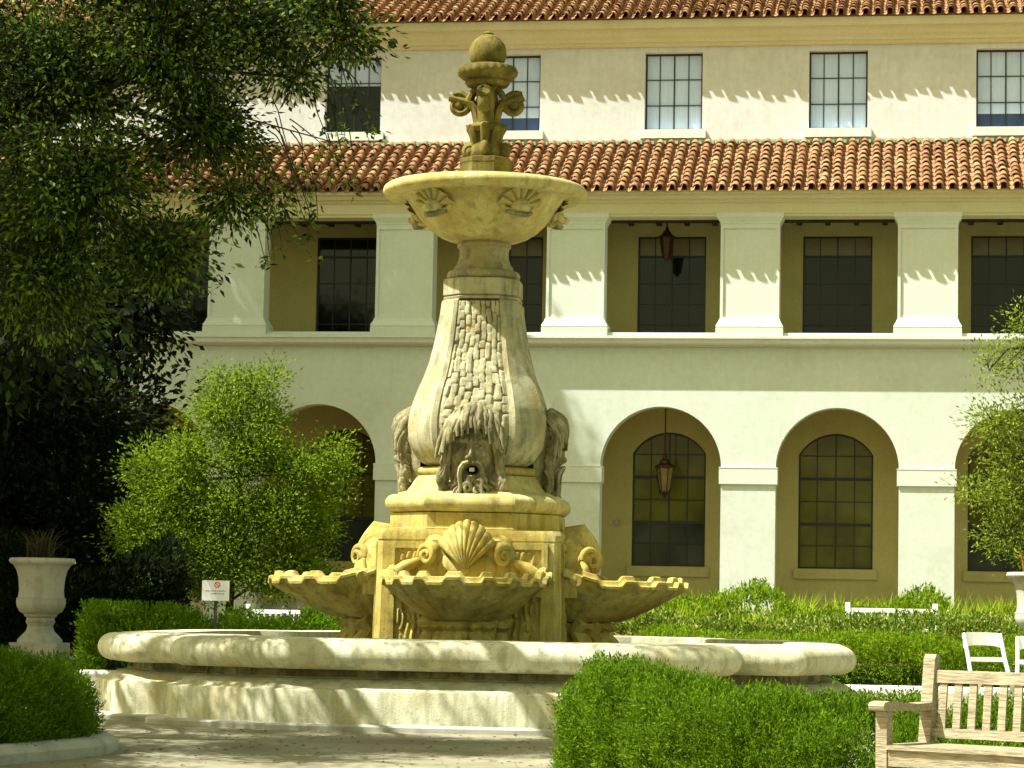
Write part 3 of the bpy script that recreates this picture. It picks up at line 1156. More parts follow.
# ---- shell basin with scalloped lip, crest and scrolls
def trap(t):
    t = t - math.floor(t)
    d = abs(t - 0.5) * 2
    q = max(0.0, min(1.0, (0.56 - d) * 3.6))
    return q * q * (3 - 2 * q)


NB = 9
mb = MB()
TS = [i / 180 for i in range(181)]


def lip(t, grow=0.0):
    a = math.pi * t
    n = 2.35
    ca, sa = math.cos(a), math.sin(a)
    x = -(0.79 + grow) * math.copysign(abs(ca) ** (2 / n), ca)
    y = -0.93 - (1.16 + grow) * abs(sa) ** (2 / n)
    return x, y


def low(t):
    a = math.pi * t
    return -0.36 * math.cos(a), -0.93 - 0.50 * abs(math.sin(a)) ** 0.9


def lipz(t):
    w = trap(t * NB)
    e = max(0.0, 0.10 - min(t, 1 - t)) / 0.10
    return 1.315 + 0.050 * w + 0.12 * e * e


rings = []
for s in [0, 0.06, 0.14, 0.25, 0.38, 0.52, 0.64, 0.655, 0.70, 0.80, 0.88, 0.94]:
    ring = []
    for t in TS:
        lx, ly = lip(t)
        bx, by = low(t)
        k = math.sin(s * math.pi / 2) ** 0.85 if s < 1 else 1
        k = s ** 0.90
        fl = 0.028 * s * math.cos(2 * math.pi * (t * NB - 0.5)) - (0.012 if 0.645 < s < 0.75 else 0)
        x = bx + (lx - bx) * k
        y = by + (ly - by) * k
        d = Vector((lx, ly + 0.93, 0))
        d.normalize()
        ring.append((x + d.x * fl, y + d.y * fl, 0.965 + (lipz(t) - 0.04 - 0.965) * s ** 1.1))
    rings.append(ring)
for grow, dz in ((0.005, -0.030), (0.035, -0.022), (0.040, 0.004), (0.020, 0.012), (-0.010, 0.010), (-0.018, 0.022), (-0.022, 0.052), (-0.050, 0.060), (-0.085, 0.050), (-0.10, 0.0)):
    ring = []
    for t in TS:
        x, y = lip(t, grow)
        ring.append((x, y, lipz(t) + dz))
    rings.append(ring)
for s in (0.8, 0.5, 0.2):
    ring = []
    for t in TS:
        lx, ly = lip(t, -0.11)
        ring.append((lx * (0.55 + 0.45 * s), -0.93 + (ly + 0.93) * (0.55 + 0.45 * s), 1.05 + 0.24 * s * s))
    rings.append(ring)
mb.loft(rings, False, False, False)
mb.add([(p[0], p[1], p[2]) for p in rings[-1]], [tuple(range(len(rings[-1])))])
mb.add([(p[0], p[1], p[2]) for p in rings[0]], [tuple(range(len(rings[0])))])
# bracket under the basin: rough carved stalks
for k in range(7):
    u = -1 + 2 * k / 6
    y1 = -0.95 - 0.42 * math.sqrt(1 - u * u * 0.8)
    mb.tube([(u * 0.36, y1 + 0.02, 0.96), (u * 0.33, y1 + 0.10, 0.86), (u * 0.36 + 0.03 * math.sin(k * 2), y1 + 0.02, 0.74), (u * 0.42, y1 - 0.06, 0.56)], [0.11, 0.085, 0.09, 0.12], 8)
mb.loft([[(x, y, z) for x, y in ((-w, -0.90), (w, -0.90), (w * 0.9, -0.95 - d), (-w * 0.9, -0.95 - d))] for w, d, z in ((0.36, 0.34, 0.56), (0.30, 0.26, 0.75), (0.36, 0.36, 0.95))])
basin = mb.build('shell_basin', M['box'], FT, 40)
# crest: scallop fan over a swept back board
mb = MB()
NR = 9


def fan(u, v):
    ph = R(34 + 112 * u)
    rmax = 0.485 - 0.05 * abs(math.cos(ph))
    r = rmax * v
    rib = abs(math.sin(math.pi * NR * u)) ** 0.7
    edge = 0.010 * abs(math.sin(math.pi * NR * u)) * v
    bulge = 0.20 * math.sin((0.30 + 0.64 * v) * math.pi) + 0.02 + 0.05 * (1 - v) * math.sin(math.pi * u)
    return ((r + edge) * math.cos(ph) * 0.78, -0.985 - bulge - 0.030 * rib * v ** 0.6, 1.45 + (r + edge) * math.sin(ph))


mb.grid(fan, [i / 108 for i in range(109)], [i / 20 for i in range(21)])
mb.grid(lambda u, v: (fan(u, 1)[0], fan(u, 1)[1] * (1 - v) + -0.88 * v, fan(u, 1)[2] - 0.03 * v), [i / 108 for i in range(109)], [0, 0.5, 1])
# board
top = [(-0.78, 1.37), (-0.70, 1.41), (-0.60, 1.48), (-0.50, 1.58), (-0.42, 1.68), (-0.33, 1.74), (0.33, 1.74), (0.42, 1.68), (0.50, 1.58), (0.60, 1.48), (0.70, 1.41), (0.78, 1.37)]
out = top + [(0.74, 1.20), (-0.74, 1.20)]
for (y0, y1, inset) in ((-0.90, -1.06, 0.0),):
    n = len(out)
    vs = [(x, y0, z) for x, z in out] + [(x, y1, z) for x, z in out]
    mb.add(vs, [tuple(range(n)), tuple(range(2 * n - 1, n - 1, -1))] + [(i, (i + 1) % n, n + (i + 1) % n, n + i) for i in range(n)])
mb.sphere((0, -1.00, 1.46), (0.34, 0.14, 0.20), 20)
crest = mb.build('shell_crest', M['box'], basin, 40)
for s in (-1, 1):
    mb = MB()
    cx, cz, cy = s * 0.375, 1.585, -1.15
    path, rad = [], []
    # swept band from the lip end up to the scroll, then the spiral
    for t in (0.0, 0.25, 0.5, 0.75):
        path.append((s * (0.82 - 0.31 * t), -1.05 - 0.08 * t, 1.37 + 0.17 * t ** 1.6))
        rad.append(0.062)
    NSP = 30
    for q in range(NSP + 1):
        t = q / NSP
        a = math.radians(-25 + 620 * t)
        r = 0.100 * (1 - t) ** 0.85 + 0.010
        xx = r * math.cos(a)
        path.append((cx + s * xx * 0.74, cy + 0.68 * xx - 0.05 * t, cz + r * math.sin(a)))
        rad.append(0.036 * (1 - 0.45 * t))
    mb.tube(path, rad, 8)
    mb.sphere((cx, cy + 0.06, cz), (0.09, 0.09, 0.09), 14)
    mb.tube([(cx, cy + 0.05, cz), (cx - s * 0.03, -1.02, cz + 0.05), (cx - s * 0.06, -0.90, cz + 0.10)], [0.085, 0.10, 0.12], 12)
    mb.build('scroll', M['box'], basin, 50)

for part in (rp, bp_, mask, basin):
    for k in (1, 2, 3):
        c = copy_tree(part, FT)
        c.rotation_euler = (0, 0, k * math.pi / 2)

# ---- neck
mb = MB()
mb.loft([csq(0.375, 0.20, 4.186), csq(0.38, 0.20, 4.19), csq(0.385, 0.205, 4.21), csq(0.36, 0.19, 4.225), csq(0.385, 0.205, 4.235), csq(0.385, 0.205, 4.395), csq(0.36, 0.19, 4.405)])
mb.build('neck_drum', M['body'], FT, 20)
mb = MB()
pr = [(0.33, 4.404)]
for k in range(9):
    a = -math.pi / 2 + math.pi * k / 8
    pr.append((0.335 + 0.040 * math.cos(a), 4.452 + 0.046 * math.sin(a)))
pr += [(0.33, 4.499), (0.305, 4.51), (0.30, 4.54), (0.275, 4.57), (0.255, 4.63), (0.25, 4.70), (0.258, 4.735), (0.275, 4.745), (0.275, 4.775), (0.262, 4.79), (0.262, 4.80)]
mb.lathe(pr, 40)
mb.build('stem', M['stem'], FT, 35)
# ---- upper bowl
mb = MB()
pr = [(0.20, 4.80), (0.28, 4.801), (0.36, 4.815), (0.45, 4.85), (0.54, 4.91), (0.62, 4.985), (0.69, 5.07), (0.745, 5.15), (0.785, 5.215), (0.80, 5.245), (0.83, 5.252), (0.90, 5.25)]
for k in range(13):
    a = -math.pi * 0.62 + math.pi * 1.12 * k / 12
    pr.append((0.962 + 0.082 * math.cos(a), 5.312 + 0.070 * math.sin(a)))
pr += [(0.90, 5.375), (0.85, 5.33), (0.70, 5.24), (0.45, 5.15), (0.26, 5.12)]
mb.lathe(pr, 96, rfun=None)
bowl = mb.build('upper_bowl', M['bowl'], FT, 40)


def lion():
    """small carved lion head with a leaf fan, local -y outward, hung under the lip"""
    m_ = MB()
    NRB = 7

    def fanl(u, v):
        ph = R(8 + 164 * u)
        r = 0.235 * v
        rib = abs(math.sin(math.pi * NRB * u))
        x = r * math.cos(ph) * 1.05
        z = 5.075 + r * math.sin(ph) * 0.85
        rr = 0.66 + (z - 5.03) * 0.62
        return (x, -math.sqrt(max(rr * rr - x * x, 0.01)) - 0.03 - 0.05 * rib * v ** 0.5, z)
    m_.grid(fanl, [i / 70 for i in range(71)], [i / 12 for i in range(13)])
    m_.sphere((0, -0.745, 5.085), (0.11, 0.095, 0.085), 14)
    m_.sphere((0, -0.825, 5.065), (0.055, 0.06, 0.04), 12)
    m_.sphere((-0.04, -0.785, 5.115), (0.022, 0.022, 0.018), 8)
    m_.sphere((0.04, -0.785, 5.115), (0.022, 0.022, 0.018), 8)
    for s in (-1, 1):
        m_.tube([(s * 0.03, -0.76, 5.04), (s * 0.09, -0.72, 5.03), (s * 0.15, -0.69, 5.06), (s * 0.19, -0.70, 5.10)], [0.032, 0.035, 0.03, 0.018], 7)
        m_.tube([(s * 0.08, -0.70, 5.15), (s * 0.14, -0.73, 5.19), (s * 0.20, -0.73, 5.20)], [0.03, 0.028, 0.015], 6)
    m_.tube([(-0.15, -0.70, 5.035), (-0.07, -0.765, 5.01), (0, -0.79, 5.0), (0.07, -0.765, 5.01), (0.15, -0.70, 5.035)], [0.022, 0.034, 0.036, 0.034, 0.022], 6, 1)
    return m_


li = lion().build('lion_mask', [M['bowl'], M['mask']], bowl, 50)
LA = [-43 + 5.5, 29 + 5.5, 101 + 5.5, 173 + 5.5, -115 + 5.5]
li.rotation_euler = (0, 0, R(LA[0]))
for a in LA[1:]:
    c = li.copy()
    COL.objects.link(c)
    c.rotation_euler = (0, 0, R(a))

# ---- finial
mb = MB()
mb.loft([csq(0.25, 0.11, 5.10), csq(0.25, 0.11, 5.60), csq(0.255, 0.112, 5.61), csq(0.255, 0.112, 5.655), csq(0.22, 0.10, 5.665)])
mb.build('finial_base', M['finial'], FT, 20)
mb = MB()
mb.lathe([(0.15, 5.66), (0.17, 5.70), (0.15, 5.80), (0.115, 5.86), (0.12, 5.93), (0.165, 5.95), (0.185, 5.985), (0.16, 6.02), (0.11, 6.04), (0.10, 6.12), (0.11, 6.25), (0.10, 6.36),
          (0.13, 6.40), (0.20, 6.425)], 40, rfun=lambda t: 1 + 0.06 * math.cos(8 * t))
for j in range(4):
    a = j * math.pi / 2
    ca, sa = math.cos(a), math.sin(a)

    def rotp(x, y, z):
        return (x * ca - y * sa, x * sa + y * ca, z)
    # foot scrolls
    path, rad = [], []
    for q in range(17):
        t = q / 16
        b = math.radians(150 - 430 * t)
        r = 0.072 * (1 - t * 0.75)
        path.append(rotp(0, -0.165 - r * math.cos(b), 5.735 + r * math.sin(b)))
        rad.append(0.040 * (1 - 0.3 * t))
    mb.tube(path, rad, 8, 0, 1.0)
    mb.sphere(rotp(0, -0.165, 5.735), 0.055, 10)
    # leaves climbing the stem
    mb.tube([rotp(0.08, -0.10, 5.80), rotp(0.10, -0.12, 5.88), rotp(0.12, -0.14, 5.97), rotp(0.13, -0.17, 5.99)], [0.035, 0.04, 0.035, 0.02], 7)
    mb.tube([rotp(0, -0.11, 5.82), rotp(0, -0.13, 5.92), rotp(0, -0.18, 5.995), rotp(0, -0.205, 5.985)], [0.045, 0.05, 0.045, 0.03], 8)
mb.build('finial_stem', M['finial'], FT, 45)
mb = MB()
path, rad = [], []
for x, z, r in ((0.085, 5.97, 0.05), (0.09, 6.06, 0.05), (0.11, 6.15, 0.05), (0.15, 6.235, 0.05)):
    path.append((0, -x, z))
    rad.append(r)
for q in range(27):
    t = q / 26
    b = math.radians(140 - 560 * t)
    r = 0.112 * (1 - t) ** 0.8 + 0.012
    path.append((0, -0.285 - r * math.cos(b + math.pi), 6.222 + r * math.sin(b)))
    rad.append(0.042 * (1 - 0.45 * t))
mb.tube(path, rad, 8, 0, 1.7)
mb.sphere((0, -0.285, 6.222), (0.07, 0.06, 0.06), 12)
for s in (-1, 0, 1):
    mb.tube([(s * 0.045, -0.095, 6.40), (s * 0.05, -0.15, 6.34), (s * 0.05, -0.185, 6.27), (s * 0.045, -0.16, 6.20), (s * 0.03, -0.11, 6.13)], [0.03, 0.034, 0.036, 0.03, 0.02], 7)
vol = mb.build('volute', M['finial'], FT, 50)
for k in (1, 2, 3):
    c = vol.copy()
    COL.objects.link(c)
    c.rotation_euler = (0, 0, k * math.pi / 2)
mb = MB()
mb.lathe([(0.10, 6.40), (0.20, 6.415), (0.225, 6.45), (0.21, 6.475), (0.25, 6.49), (0.295, 6.53), (0.305, 6.57), (0.285, 6.61), (0.22, 6.63), (0.14, 6.635)], 160,
         rfun=lambda t: 1 + 0.035 * abs(math.sin(11 * t)))
mb.build('finial_collar', M['finial'], FT, 45)
mb = MB()
pr = []
for k in range(18):
    a = -0.28 * math.pi + 0.76 * math.pi * k / 17
    pr.append((0.193 * math.cos(a), 6.755 + 0.185 * math.sin(a) + (0.02 if a > 0 else 0) * math.sin(a)))
pr += [(0.05, 6.955), (0.055, 6.968), (0.04, 6.985), (0.01, 6.99)]
mb.lathe(pr, 40)
mb.build('finial_ball', M['finial'], FT, 40)


# ================================================================== FURNITURE
def bench(name, label, loc, rz, mat, width=1.5, nslat=15, scale=1.0, group=None):
    t = thing(name, label, 'bench', loc, rz, group)
    t.scale = (scale,) * 3
    for x in (0.0, width - 0.065):
        m_ = MB()
        m_.box(x, x + 0.065, 0.0, 0.065, 0.0, 0.60)
        m_.build('leg', mat, t)
        m_ = MB()
        pts = [(0.44, 0.0), (0.505, 0.0), (0.515, 0.40), (0.575, 0.875), (0.565, 0.895), (0.53, 0.895), (0.512, 0.875), (0.45, 0.40)]
        m_.loft([[(x, y, z) for y, z in pts], [(x + 0.068, y, z) for y, z in pts]])
        m_.build('post', mat, t)
        m_ = MB()
        xa, xb = x - 0.012, x + 0.080
        top = [(-0.055, 0.612), (-0.06, 0.63), (-0.045, 0.648), (0.0, 0.655), (0.10, 0.650), (0.30, 0.636), (0.475, 0.640)]
        bot = [(0.475, 0.600), (0.30, 0.598), (0.10, 0.604), (0.0, 0.602), (-0.035, 0.604)]
        m_.loft([[(xa, y, z) for y, z in top + bot], [(xb, y, z) for y, z in top + bot]])
        m_.build('arm', mat, t)
    m_ = MB()
    m_.box(0.066, width - 0.066, 0.008, 0.036, 0.32, 0.405)
    m_.box(0.066, width - 0.066, 0.46, 0.488, 0.32, 0.39)
    m_.build('seat_rail', mat, t)
    m_ = MB()
    for k in range(7):
        y = -0.012 + 0.068 * k
        m_.box(0.0 if 0 < k else 0.067, width - (0.0 if 0 < k else 0.067), y, y + 0.055, 0.406, 0.428)
    m_.build('seat', mat, t)
    m_ = MB()
    ty = lambda z: 0.475 + (z - 0.40) * 0.115
    for z0, z1 in ((0.745, 0.812), (0.455, 0.505)):
        m_.loft([[(x, ty(z) + d, z) for z, d in ((z0, 0), (z1, 0), (z1, 0.034), (z0, 0.034))] for x in (0.068, width - 0.068)])
    step = (width - 0.14) / nslat
    for k in range(nslat):
        x = 0.07 + step * (k + 0.5)
        m_.loft([[(xx, ty(z) + d, z) for z, d in ((0.504, 0.008), (0.746, 0.008), (0.746, 0.022), (0.504, 0.022))] for xx in (x - 0.022, x + 0.022)])
    m_.build('backrest', mat, t)
    return t


bench('garden_bench', 'weathered teak slatted bench at the front right beside the hedge', (1.925, 13.885, 0.004), R(-37.5), M['teak'], 1.55, 16)
bench('garden_bench', 'white painted bench half hidden among bright green planting before the arches', (5.86, 45.4, 0.29), R(2), M['white'], 1.45, 14, 1.10, 'white benches in the planting')
bench('garden_bench', 'white painted bench behind the clipped hedge left of the fountain', (-4.36, 43.4, 0.16), R(-4), M['white'], 1.5, 14, 1.0, 'white benches in the planting')


def folding_chair(label, loc, rz, s=1.0):
    t = thing('folding_chair', label, 'chair', loc, rz, 'white folding chairs')
    t.scale = (s, s, s)
    w = M['white']
    for sx in (-1, 1):
        m_ = MB()
        m_.tube([(sx * 0.20, 0.28, 0.88), (sx * 0.20, 0.16, 0.62), (sx * 0.215, 0.04, 0.38), (sx * 0.22, -0.16, 0.0)], 0.026, 8, 0, 0.8)
        m_.build('back_leg', w, t, 50)
        m_ = MB()
        m_.tube([(sx * 0.18, -0.14, 0.44), (sx * 0.18, 0.05, 0.24), (sx * 0.18, 0.27, 0.0)], 0.02, 8, 0, 0.8)
        m_.build('leg', w, t, 50)
    m_ = MB()
    rings = []
    for k in range(9):
        u = -1 + 2 * k / 8
        x = 0.205 * u
        y = 0.272 + 0.02 * (1 - u * u)
        zb = 0.775 - 0.012 * (1 - u * u) + 0.035 * abs(u) ** 3 * -1
        rings.append([(x, y - 0.012, zb), (x, y + 0.012, zb), (x, y + 0.022, 0.885 + 0.012 * (1 - u * u)), (x, y - 0.002, 0.885 + 0.012 * (1 - u * u))])
    m_.loft(rings)
    m_.box(-0.20, 0.20, 0.15, 0.175, 0.60, 0.645)
    m_.build('backrest', w, t)
    m_ = MB()
    m_.box(-0.195, 0.195, -0.19, 0.19, 0.435, 0.462)
    m_.build('seat', w, t)
    m_ = MB()
    m_.tube([(-0.18, 0.20, 0.09), (0.18, 0.20, 0.09)], 0.013, 8)
    m_.tube([(-0.218, -0.11, 0.11), (0.218, -0.11, 0.11)], 0.013, 8)
    m_.build('stretcher', w, t)
    return t


folding_chair('white folding chair seen above the left part of the teak bench', (5.06, 27.7, 0.004), R(14), 1.03)
folding_chair('white folding chair cut off at the right edge of the photo', (5.50, 27.6, 0.004), R(-10), 1.0)


# ---- urns
def urn(label, loc, s, blade_mat, nblade, seed, h=0.55):
    t = thing('garden_urn', label, 'urn', loc, R(-6), 'stone urns on the garden beds')
    t.scale = (s, s, s)
    m_ = MB()
    pr = [(0.17, 0.42), (0.165, 0.46), (0.19, 0.475), (0.20, 0.50), (0.25, 0.53), (0.285, 0.59), (0.295, 0.64), (0.29, 0.68), (0.295, 0.69), (0.275, 0.70), (0.265, 0.78), (0.275, 0.92),
          (0.30, 1.02), (0.345, 1.09), (0.38, 1.105), (0.395, 1.13), (0.385, 1.165), (0.355, 1.17), (0.33, 1.15), (0.26, 1.08), (0.05, 1.07)]
    m_.lathe(pr, 40, cap0=True)
    m_.build('bowl', M['urn'], t, 35)
    m_ = MB()
    m_.lathe([(0.27, 0.165), (0.265, 0.20), (0.22, 0.25), (0.17, 0.30), (0.15, 0.36), (0.17, 0.40), (0.18, 0.419)], 32)
    m_.build('foot', M['urn'], t, 35)
    m_ = MB()
    m_.box(-0.33, 0.33, -0.33, 0.33, -0.25, 0.0)
    m_.box(-0.29, 0.29, -0.29, 0.29, 0.001, 0.164)
    m_.build('plinth', M['urn'], t)
    pl = thing('potted_plant', label.split(' urn')[0] and ('rust coloured strappy plant spilling from the urn at the right edge' if blade_mat is M['rust'] else 'dim spiky grass standing in the shaded urn at the left'), 'plant',
               (loc[0], loc[1], loc[2] + 1.07 * s))
    blades_obj('foliage', np.array([[0, 0, 0]] * nblade) + np.random.default_rng(seed).normal(0, 0.09, (nblade, 3)) * np.array([1, 1, 0.0]), h, 0.028, blade_mat, pl, seed, 0.8)
    return t


def blades_obj(name, P, h, w, mat, parent=None, seed=1, lean=0.5, segs=3):
    r = np.random.default_rng(seed)
    n = len(P)
    ang = r.uniform(0, 2 * np.pi, n)
    D = np.stack([np.cos(ang), np.sin(ang), np.zeros(n)], 1)
    S = np.stack([-np.sin(ang), np.cos(ang), np.zeros(n)], 1)
    H = h * r.uniform(0.55, 1.1, (n, 1))
    L = lean * r.uniform(0.2, 1.2, (n, 1)) * H
    W = w * r.uniform(0.7, 1.2, (n, 1))
    quads = []
    ts = np.linspace(0, 1, segs + 1)
    pts = []
    for t in ts:
        pts.append(P + D * L * t ** 1.8 + np.array([0, 0, 1.0]) * H * (t - 0.30 * lean * t ** 3))
    for k in range(segs):
        wa, wb = W * (1 - ts[k] ** 2 * 0.95), W * (1 - ts[k + 1] ** 2 * 0.95)
        quads.append(np.stack([pts[k] - S * wa / 2, pts[k] + S * wa / 2, pts[k + 1] + S * wb / 2, pts[k + 1] - S * wb / 2], 1))
    return quads_mesh(np.concatenate(quads), name, mat, parent)


urn('pale stone urn in deep shade at the left edge', (-7.02, 40.0, 0.22), 1.26, M['dim_blade'], 90, 5, 0.75)
urn('pale sunlit stone urn at the right edge among shrubs', (8.0, 40.0, 0.28), 1.26, M['rust'], 70, 6, 0.60)

# ---- sign
sg = thing('garden_sign', 'small white notice sign on a dark post in front of the clipped hedge', 'sign', (-3.98, 36.2, 0.004), R(2))
mb = MB()
mb.box(-0.022, 0.022, -0.012, 0.012, 0.0, 1.36)
mb.build('post', M['iron'], sg)
mb = MB()
mb.box(-0.185, 0.185, -0.035, -0.013, 1.10, 1.375)
mb.build('board', M['signface'], sg)
mb = MB()
n = 20
for k in range(n):
    a0, a1 = 2 * math.pi * k / n, 2 * math.pi * (k + 1) / n
    mb.add([(0.02 + r * math.cos(a), -0.0372, 1.315 + r * math.sin(a)) for r, a in ((0.028, a0), (0.042, a0), (0.042, a1), (0.028, a1))], [(0, 1, 2, 3)])
mb.add([(0.02 - 0.022, -0.0372, 1.315 + 0.028), (0.02 - 0.030, -0.0372, 1.315 + 0.020), (0.02 + 0.022, -0.0372, 1.315 - 0.028), (0.02 + 0.030, -0.0372, 1.315 - 0.020)], [(0, 1, 2, 3)])
mb.build('emblem', M['red'], sg)
mb = MB()
for z, x0, x1 in ((1.232, -0.145, 0.13), (1.195, -0.06, 0.11)):
    x = x0
    while x < x1:
        w_ = random.uniform(0.008, 0.02)
        mb.add([(x, -0.0372, z - 0.007), (x + w_, -0.0372, z - 0.007), (x + w_, -0.0372, z + 0.007), (x, -0.0372, z + 0.007)], [(0, 1, 2, 3)])
        x += w_ + random.uniform(0.003, 0.012)
mb.build('lettering', M['ink'], sg)


# ---- kerbs
def kerb_along(name, path, w, h, mat):
    m_ = MB()
    prof = [(-w / 2, 0.0), (-w / 2, h * 0.55), (-w * 0.36, h * 0.88), (-w * 0.15, h), (w * 0.15, h), (w * 0.36, h * 0.88), (w / 2, h * 0.55), (w / 2, 0.0)]
    P = [Vector((x, y, 0)) for x, y in path]
    rings = []
    for i, p in enumerate(P):
        d = (P[min(i + 1, len(P) - 1)] - P[max(i - 1, 0)]).normalized()
        s = Vector((d.y, -d.x, 0))
        rings.append([tuple(p + s * o + Vector((0, 0, z))) for o, z in prof])
    m_.loft(rings)
    return tag(m_.build(name, mat, None, 40), kind='structure')


kerb_along('kerb_stone', [(-5.4, 14.3), (-4.4, 15.7), (-3.82, 16.8), (-3.44, 17.65), (-3.16, 18.4), (-2.97, 18.95), (-2.97, 19.6), (-3.15, 20.3), (-3.75, 21.0)], 0.26, 0.13, M['kerb'])
kerb_along('kerb', [(2.6, 37.3), (4.0, 37.2), (8.0, 37.0), (14.0, 36.8)], 0.30, 0.10, M['white'])
kerb_along('kerb', [(-12.0, 36.8), (-6.0, 36.9), (-2.0, 37.0)], 0.26, 0.12, M['kerb'])


# ================================================================== PLANTING
def in_poly(P, poly):
    x, y = P[:, 0], P[:, 1]
    ins = np.zeros(len(P), bool)
    dist = np.full(len(P), 1e9)
    n = len(poly)
    for i in range(n):
        x0, y0 = poly[i]
        x1, y1 = poly[(i + 1) % n]
        cond = ((y0 > y) != (y1 > y)) & (x < (x1 - x0) * (y - y0) / (y1 - y0 + 1e-12) + x0)
        ins ^= cond
        ex, ey = x1 - x0, y1 - y0
        t = np.clip(((x - x0) * ex + (y - y0) * ey) / (ex * ex + ey * ey), 0, 1)
        dist = np.minimum(dist, np.hypot(x - (x0 + t * ex), y - (y0 + t * ey)))
    return ins, dist


def hedge(name, label, cat, poly, hfun, nsprig, leaf, mat, z0=0.0, seed=1, depth=0.16, per=6, rough=0.06, group=None, lumps=5.0, face_cull=None, round_=0.16, core_=1.2, pit=0.0):
    r = np.random.default_rng(seed)
    poly = np.array(poly, float)
    lo, hi = poly.min(0), poly.max(0)
    acc = []
    tot = 0
    while tot < nsprig:
        n = 200000
        P = np.stack([r.uniform(lo[0], hi[0], n), r.uniform(lo[1], hi[1], n), np.zeros(n)], 1)
        ins, dist = in_poly(P, poly)
        H = hfun(P[:, 0], P[:, 1])
        P[:, 2] = r.uniform(0.02, 1.0, n) * (H + 0.1)
        q = wobble(P, lumps, seed) * rough
        top = H + q - P[:, 2]
        side = dist + q * 0.8
        rr = round_                                         # rounded shoulder
        edge = np.where((top < rr) & (side < rr), rr - np.hypot(np.maximum(rr - top, 0), np.maximum(rr - side, 0)), np.minimum(top, side))
        if pit:
            edge = edge - pit * np.maximum(0, wobble(P, 17.0, seed + 5) - 0.05)
        ok = ins & (edge > 0) & (edge < depth)
        w = np.exp(-edge / (depth * 0.45))
        ok &= r.uniform(0, 1, n) < w
        if face_cull is not None:
            ok &= face_cull(P)
        sel = P[ok]
        nrm = np.where(side[ok] < top[ok], 0.35, 1.0)
        acc.append(np.concatenate([sel, nrm[:, None]], 1))
        tot += len(sel)
    A = np.concatenate(acc)[:nsprig]
    P, upw = A[:, :3], A[:, 3]
    cen = poly.mean(0)
    outd = unit(np.stack([P[:, 0] - cen[0], P[:, 1] - cen[1], np.zeros(len(P))], 1))
    D = unit(outd * (1 - upw[:, None]) * 0.9 + np.array([0, 0, 1.0]) * (0.35 + upw[:, None]) + r.normal(0, 0.30, (len(P), 3)))
    LV = []
    for k in range(per):
        base = P + D * leaf * 0.55 * k + r.normal(0, leaf * 0.12, P.shape)
        LV.append(leaves(base, D + r.normal(0, 0.38, P.shape), leaf * r.uniform(0.7, 1.35), leaf * 0.36, 0.5, rng=r))
    V = np.concatenate(LV)
    V[:, :, 2] += z0
    # solid core, its dark colour standing for shade among the leaves
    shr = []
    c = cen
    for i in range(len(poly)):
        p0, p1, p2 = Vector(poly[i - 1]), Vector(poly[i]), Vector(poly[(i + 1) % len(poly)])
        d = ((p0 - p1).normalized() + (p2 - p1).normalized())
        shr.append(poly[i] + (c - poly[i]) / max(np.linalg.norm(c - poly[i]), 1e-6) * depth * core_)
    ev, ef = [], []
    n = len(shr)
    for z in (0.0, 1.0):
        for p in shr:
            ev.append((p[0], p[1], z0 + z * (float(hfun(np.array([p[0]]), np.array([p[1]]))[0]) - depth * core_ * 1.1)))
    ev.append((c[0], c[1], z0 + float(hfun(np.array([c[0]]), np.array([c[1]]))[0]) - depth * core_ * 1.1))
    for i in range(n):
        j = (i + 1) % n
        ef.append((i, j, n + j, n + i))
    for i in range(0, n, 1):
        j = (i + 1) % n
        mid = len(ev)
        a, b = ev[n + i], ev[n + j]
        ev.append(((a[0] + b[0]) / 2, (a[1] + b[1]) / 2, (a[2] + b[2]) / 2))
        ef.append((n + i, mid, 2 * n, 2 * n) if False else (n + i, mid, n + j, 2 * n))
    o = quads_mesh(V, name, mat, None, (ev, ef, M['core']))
    return tag(o, label, cat, group)


flat = lambda h: (lambda x, y: np.full(np.shape(x), h))
hedge('clipped_hedge', 'dense sunlit clipped hedge in the foreground beside the teak bench', 'hedge',
      [(0.33, 16.7), (0.42, 18.0), (0.72, 19.0), (1.35, 17.6), (2.30, 15.9), (4.3, 14.7), (4.1, 13.7), (2.95, 14.25), (2.35, 14.72), (1.75, 15.0), (0.95, 15.6)],
      lambda x, y: np.interp(x, [0.3, 0.8, 1.3, 1.7, 4.3], [0.64, 0.63, 0.54, 0.49, 0.48]), 36000, 0.025, M['box_leaf'], 0.0, 21, 0.22, 7, 0.16, None, 7.5, None, 0.26, 1.5, 0.60)
hedge('clipped_hedge', 'dark shaded clipped hedge behind the pale kerb at the lower left', 'hedge',
      [(-3.34, 17.9), (-2.98, 19.0), (-3.03, 19.8), (-3.7, 20.6), (-6.5, 20.6), (-6.5, 15.5), (-4.5, 15.6)],
      flat(0.58), 20000, 0.030, M['box_leaf'], 0.0, 22, 0.18, 7, 0.12, None, 7.0, lambda P: P[:, 0] > -4.6, 0.2, 1.6, 0.28)
hedge('clipped_hedge', 'low bright hedge behind the white kerb at the right end of the pool', 'hedge',
      [(1.9, 37.5), (1.9, 39.2), (14, 38.7), (14, 37.1)], flat(0.66), 19000, 0.050, M['hedge_leaf'], 0.0, 23, 0.22, 5, 0.13, None, 4.0, lambda P: P[:, 0] < 8.6, 0.2, 1.5, 0.25)
hedge('clipped_hedge', 'clipped hedge behind the pool on the left with the notice sign in front', 'hedge',
      [(-5.95, 36.9), (-5.95, 38.4), (-1.4, 38.6), (-1.4, 37.1)], flat(0.86), 14000, 0.055, M['box_leaf'], 0.0, 24, 0.28, 5, 0.24, None, 3.2, None, 0.2, 1.5, 0.40)
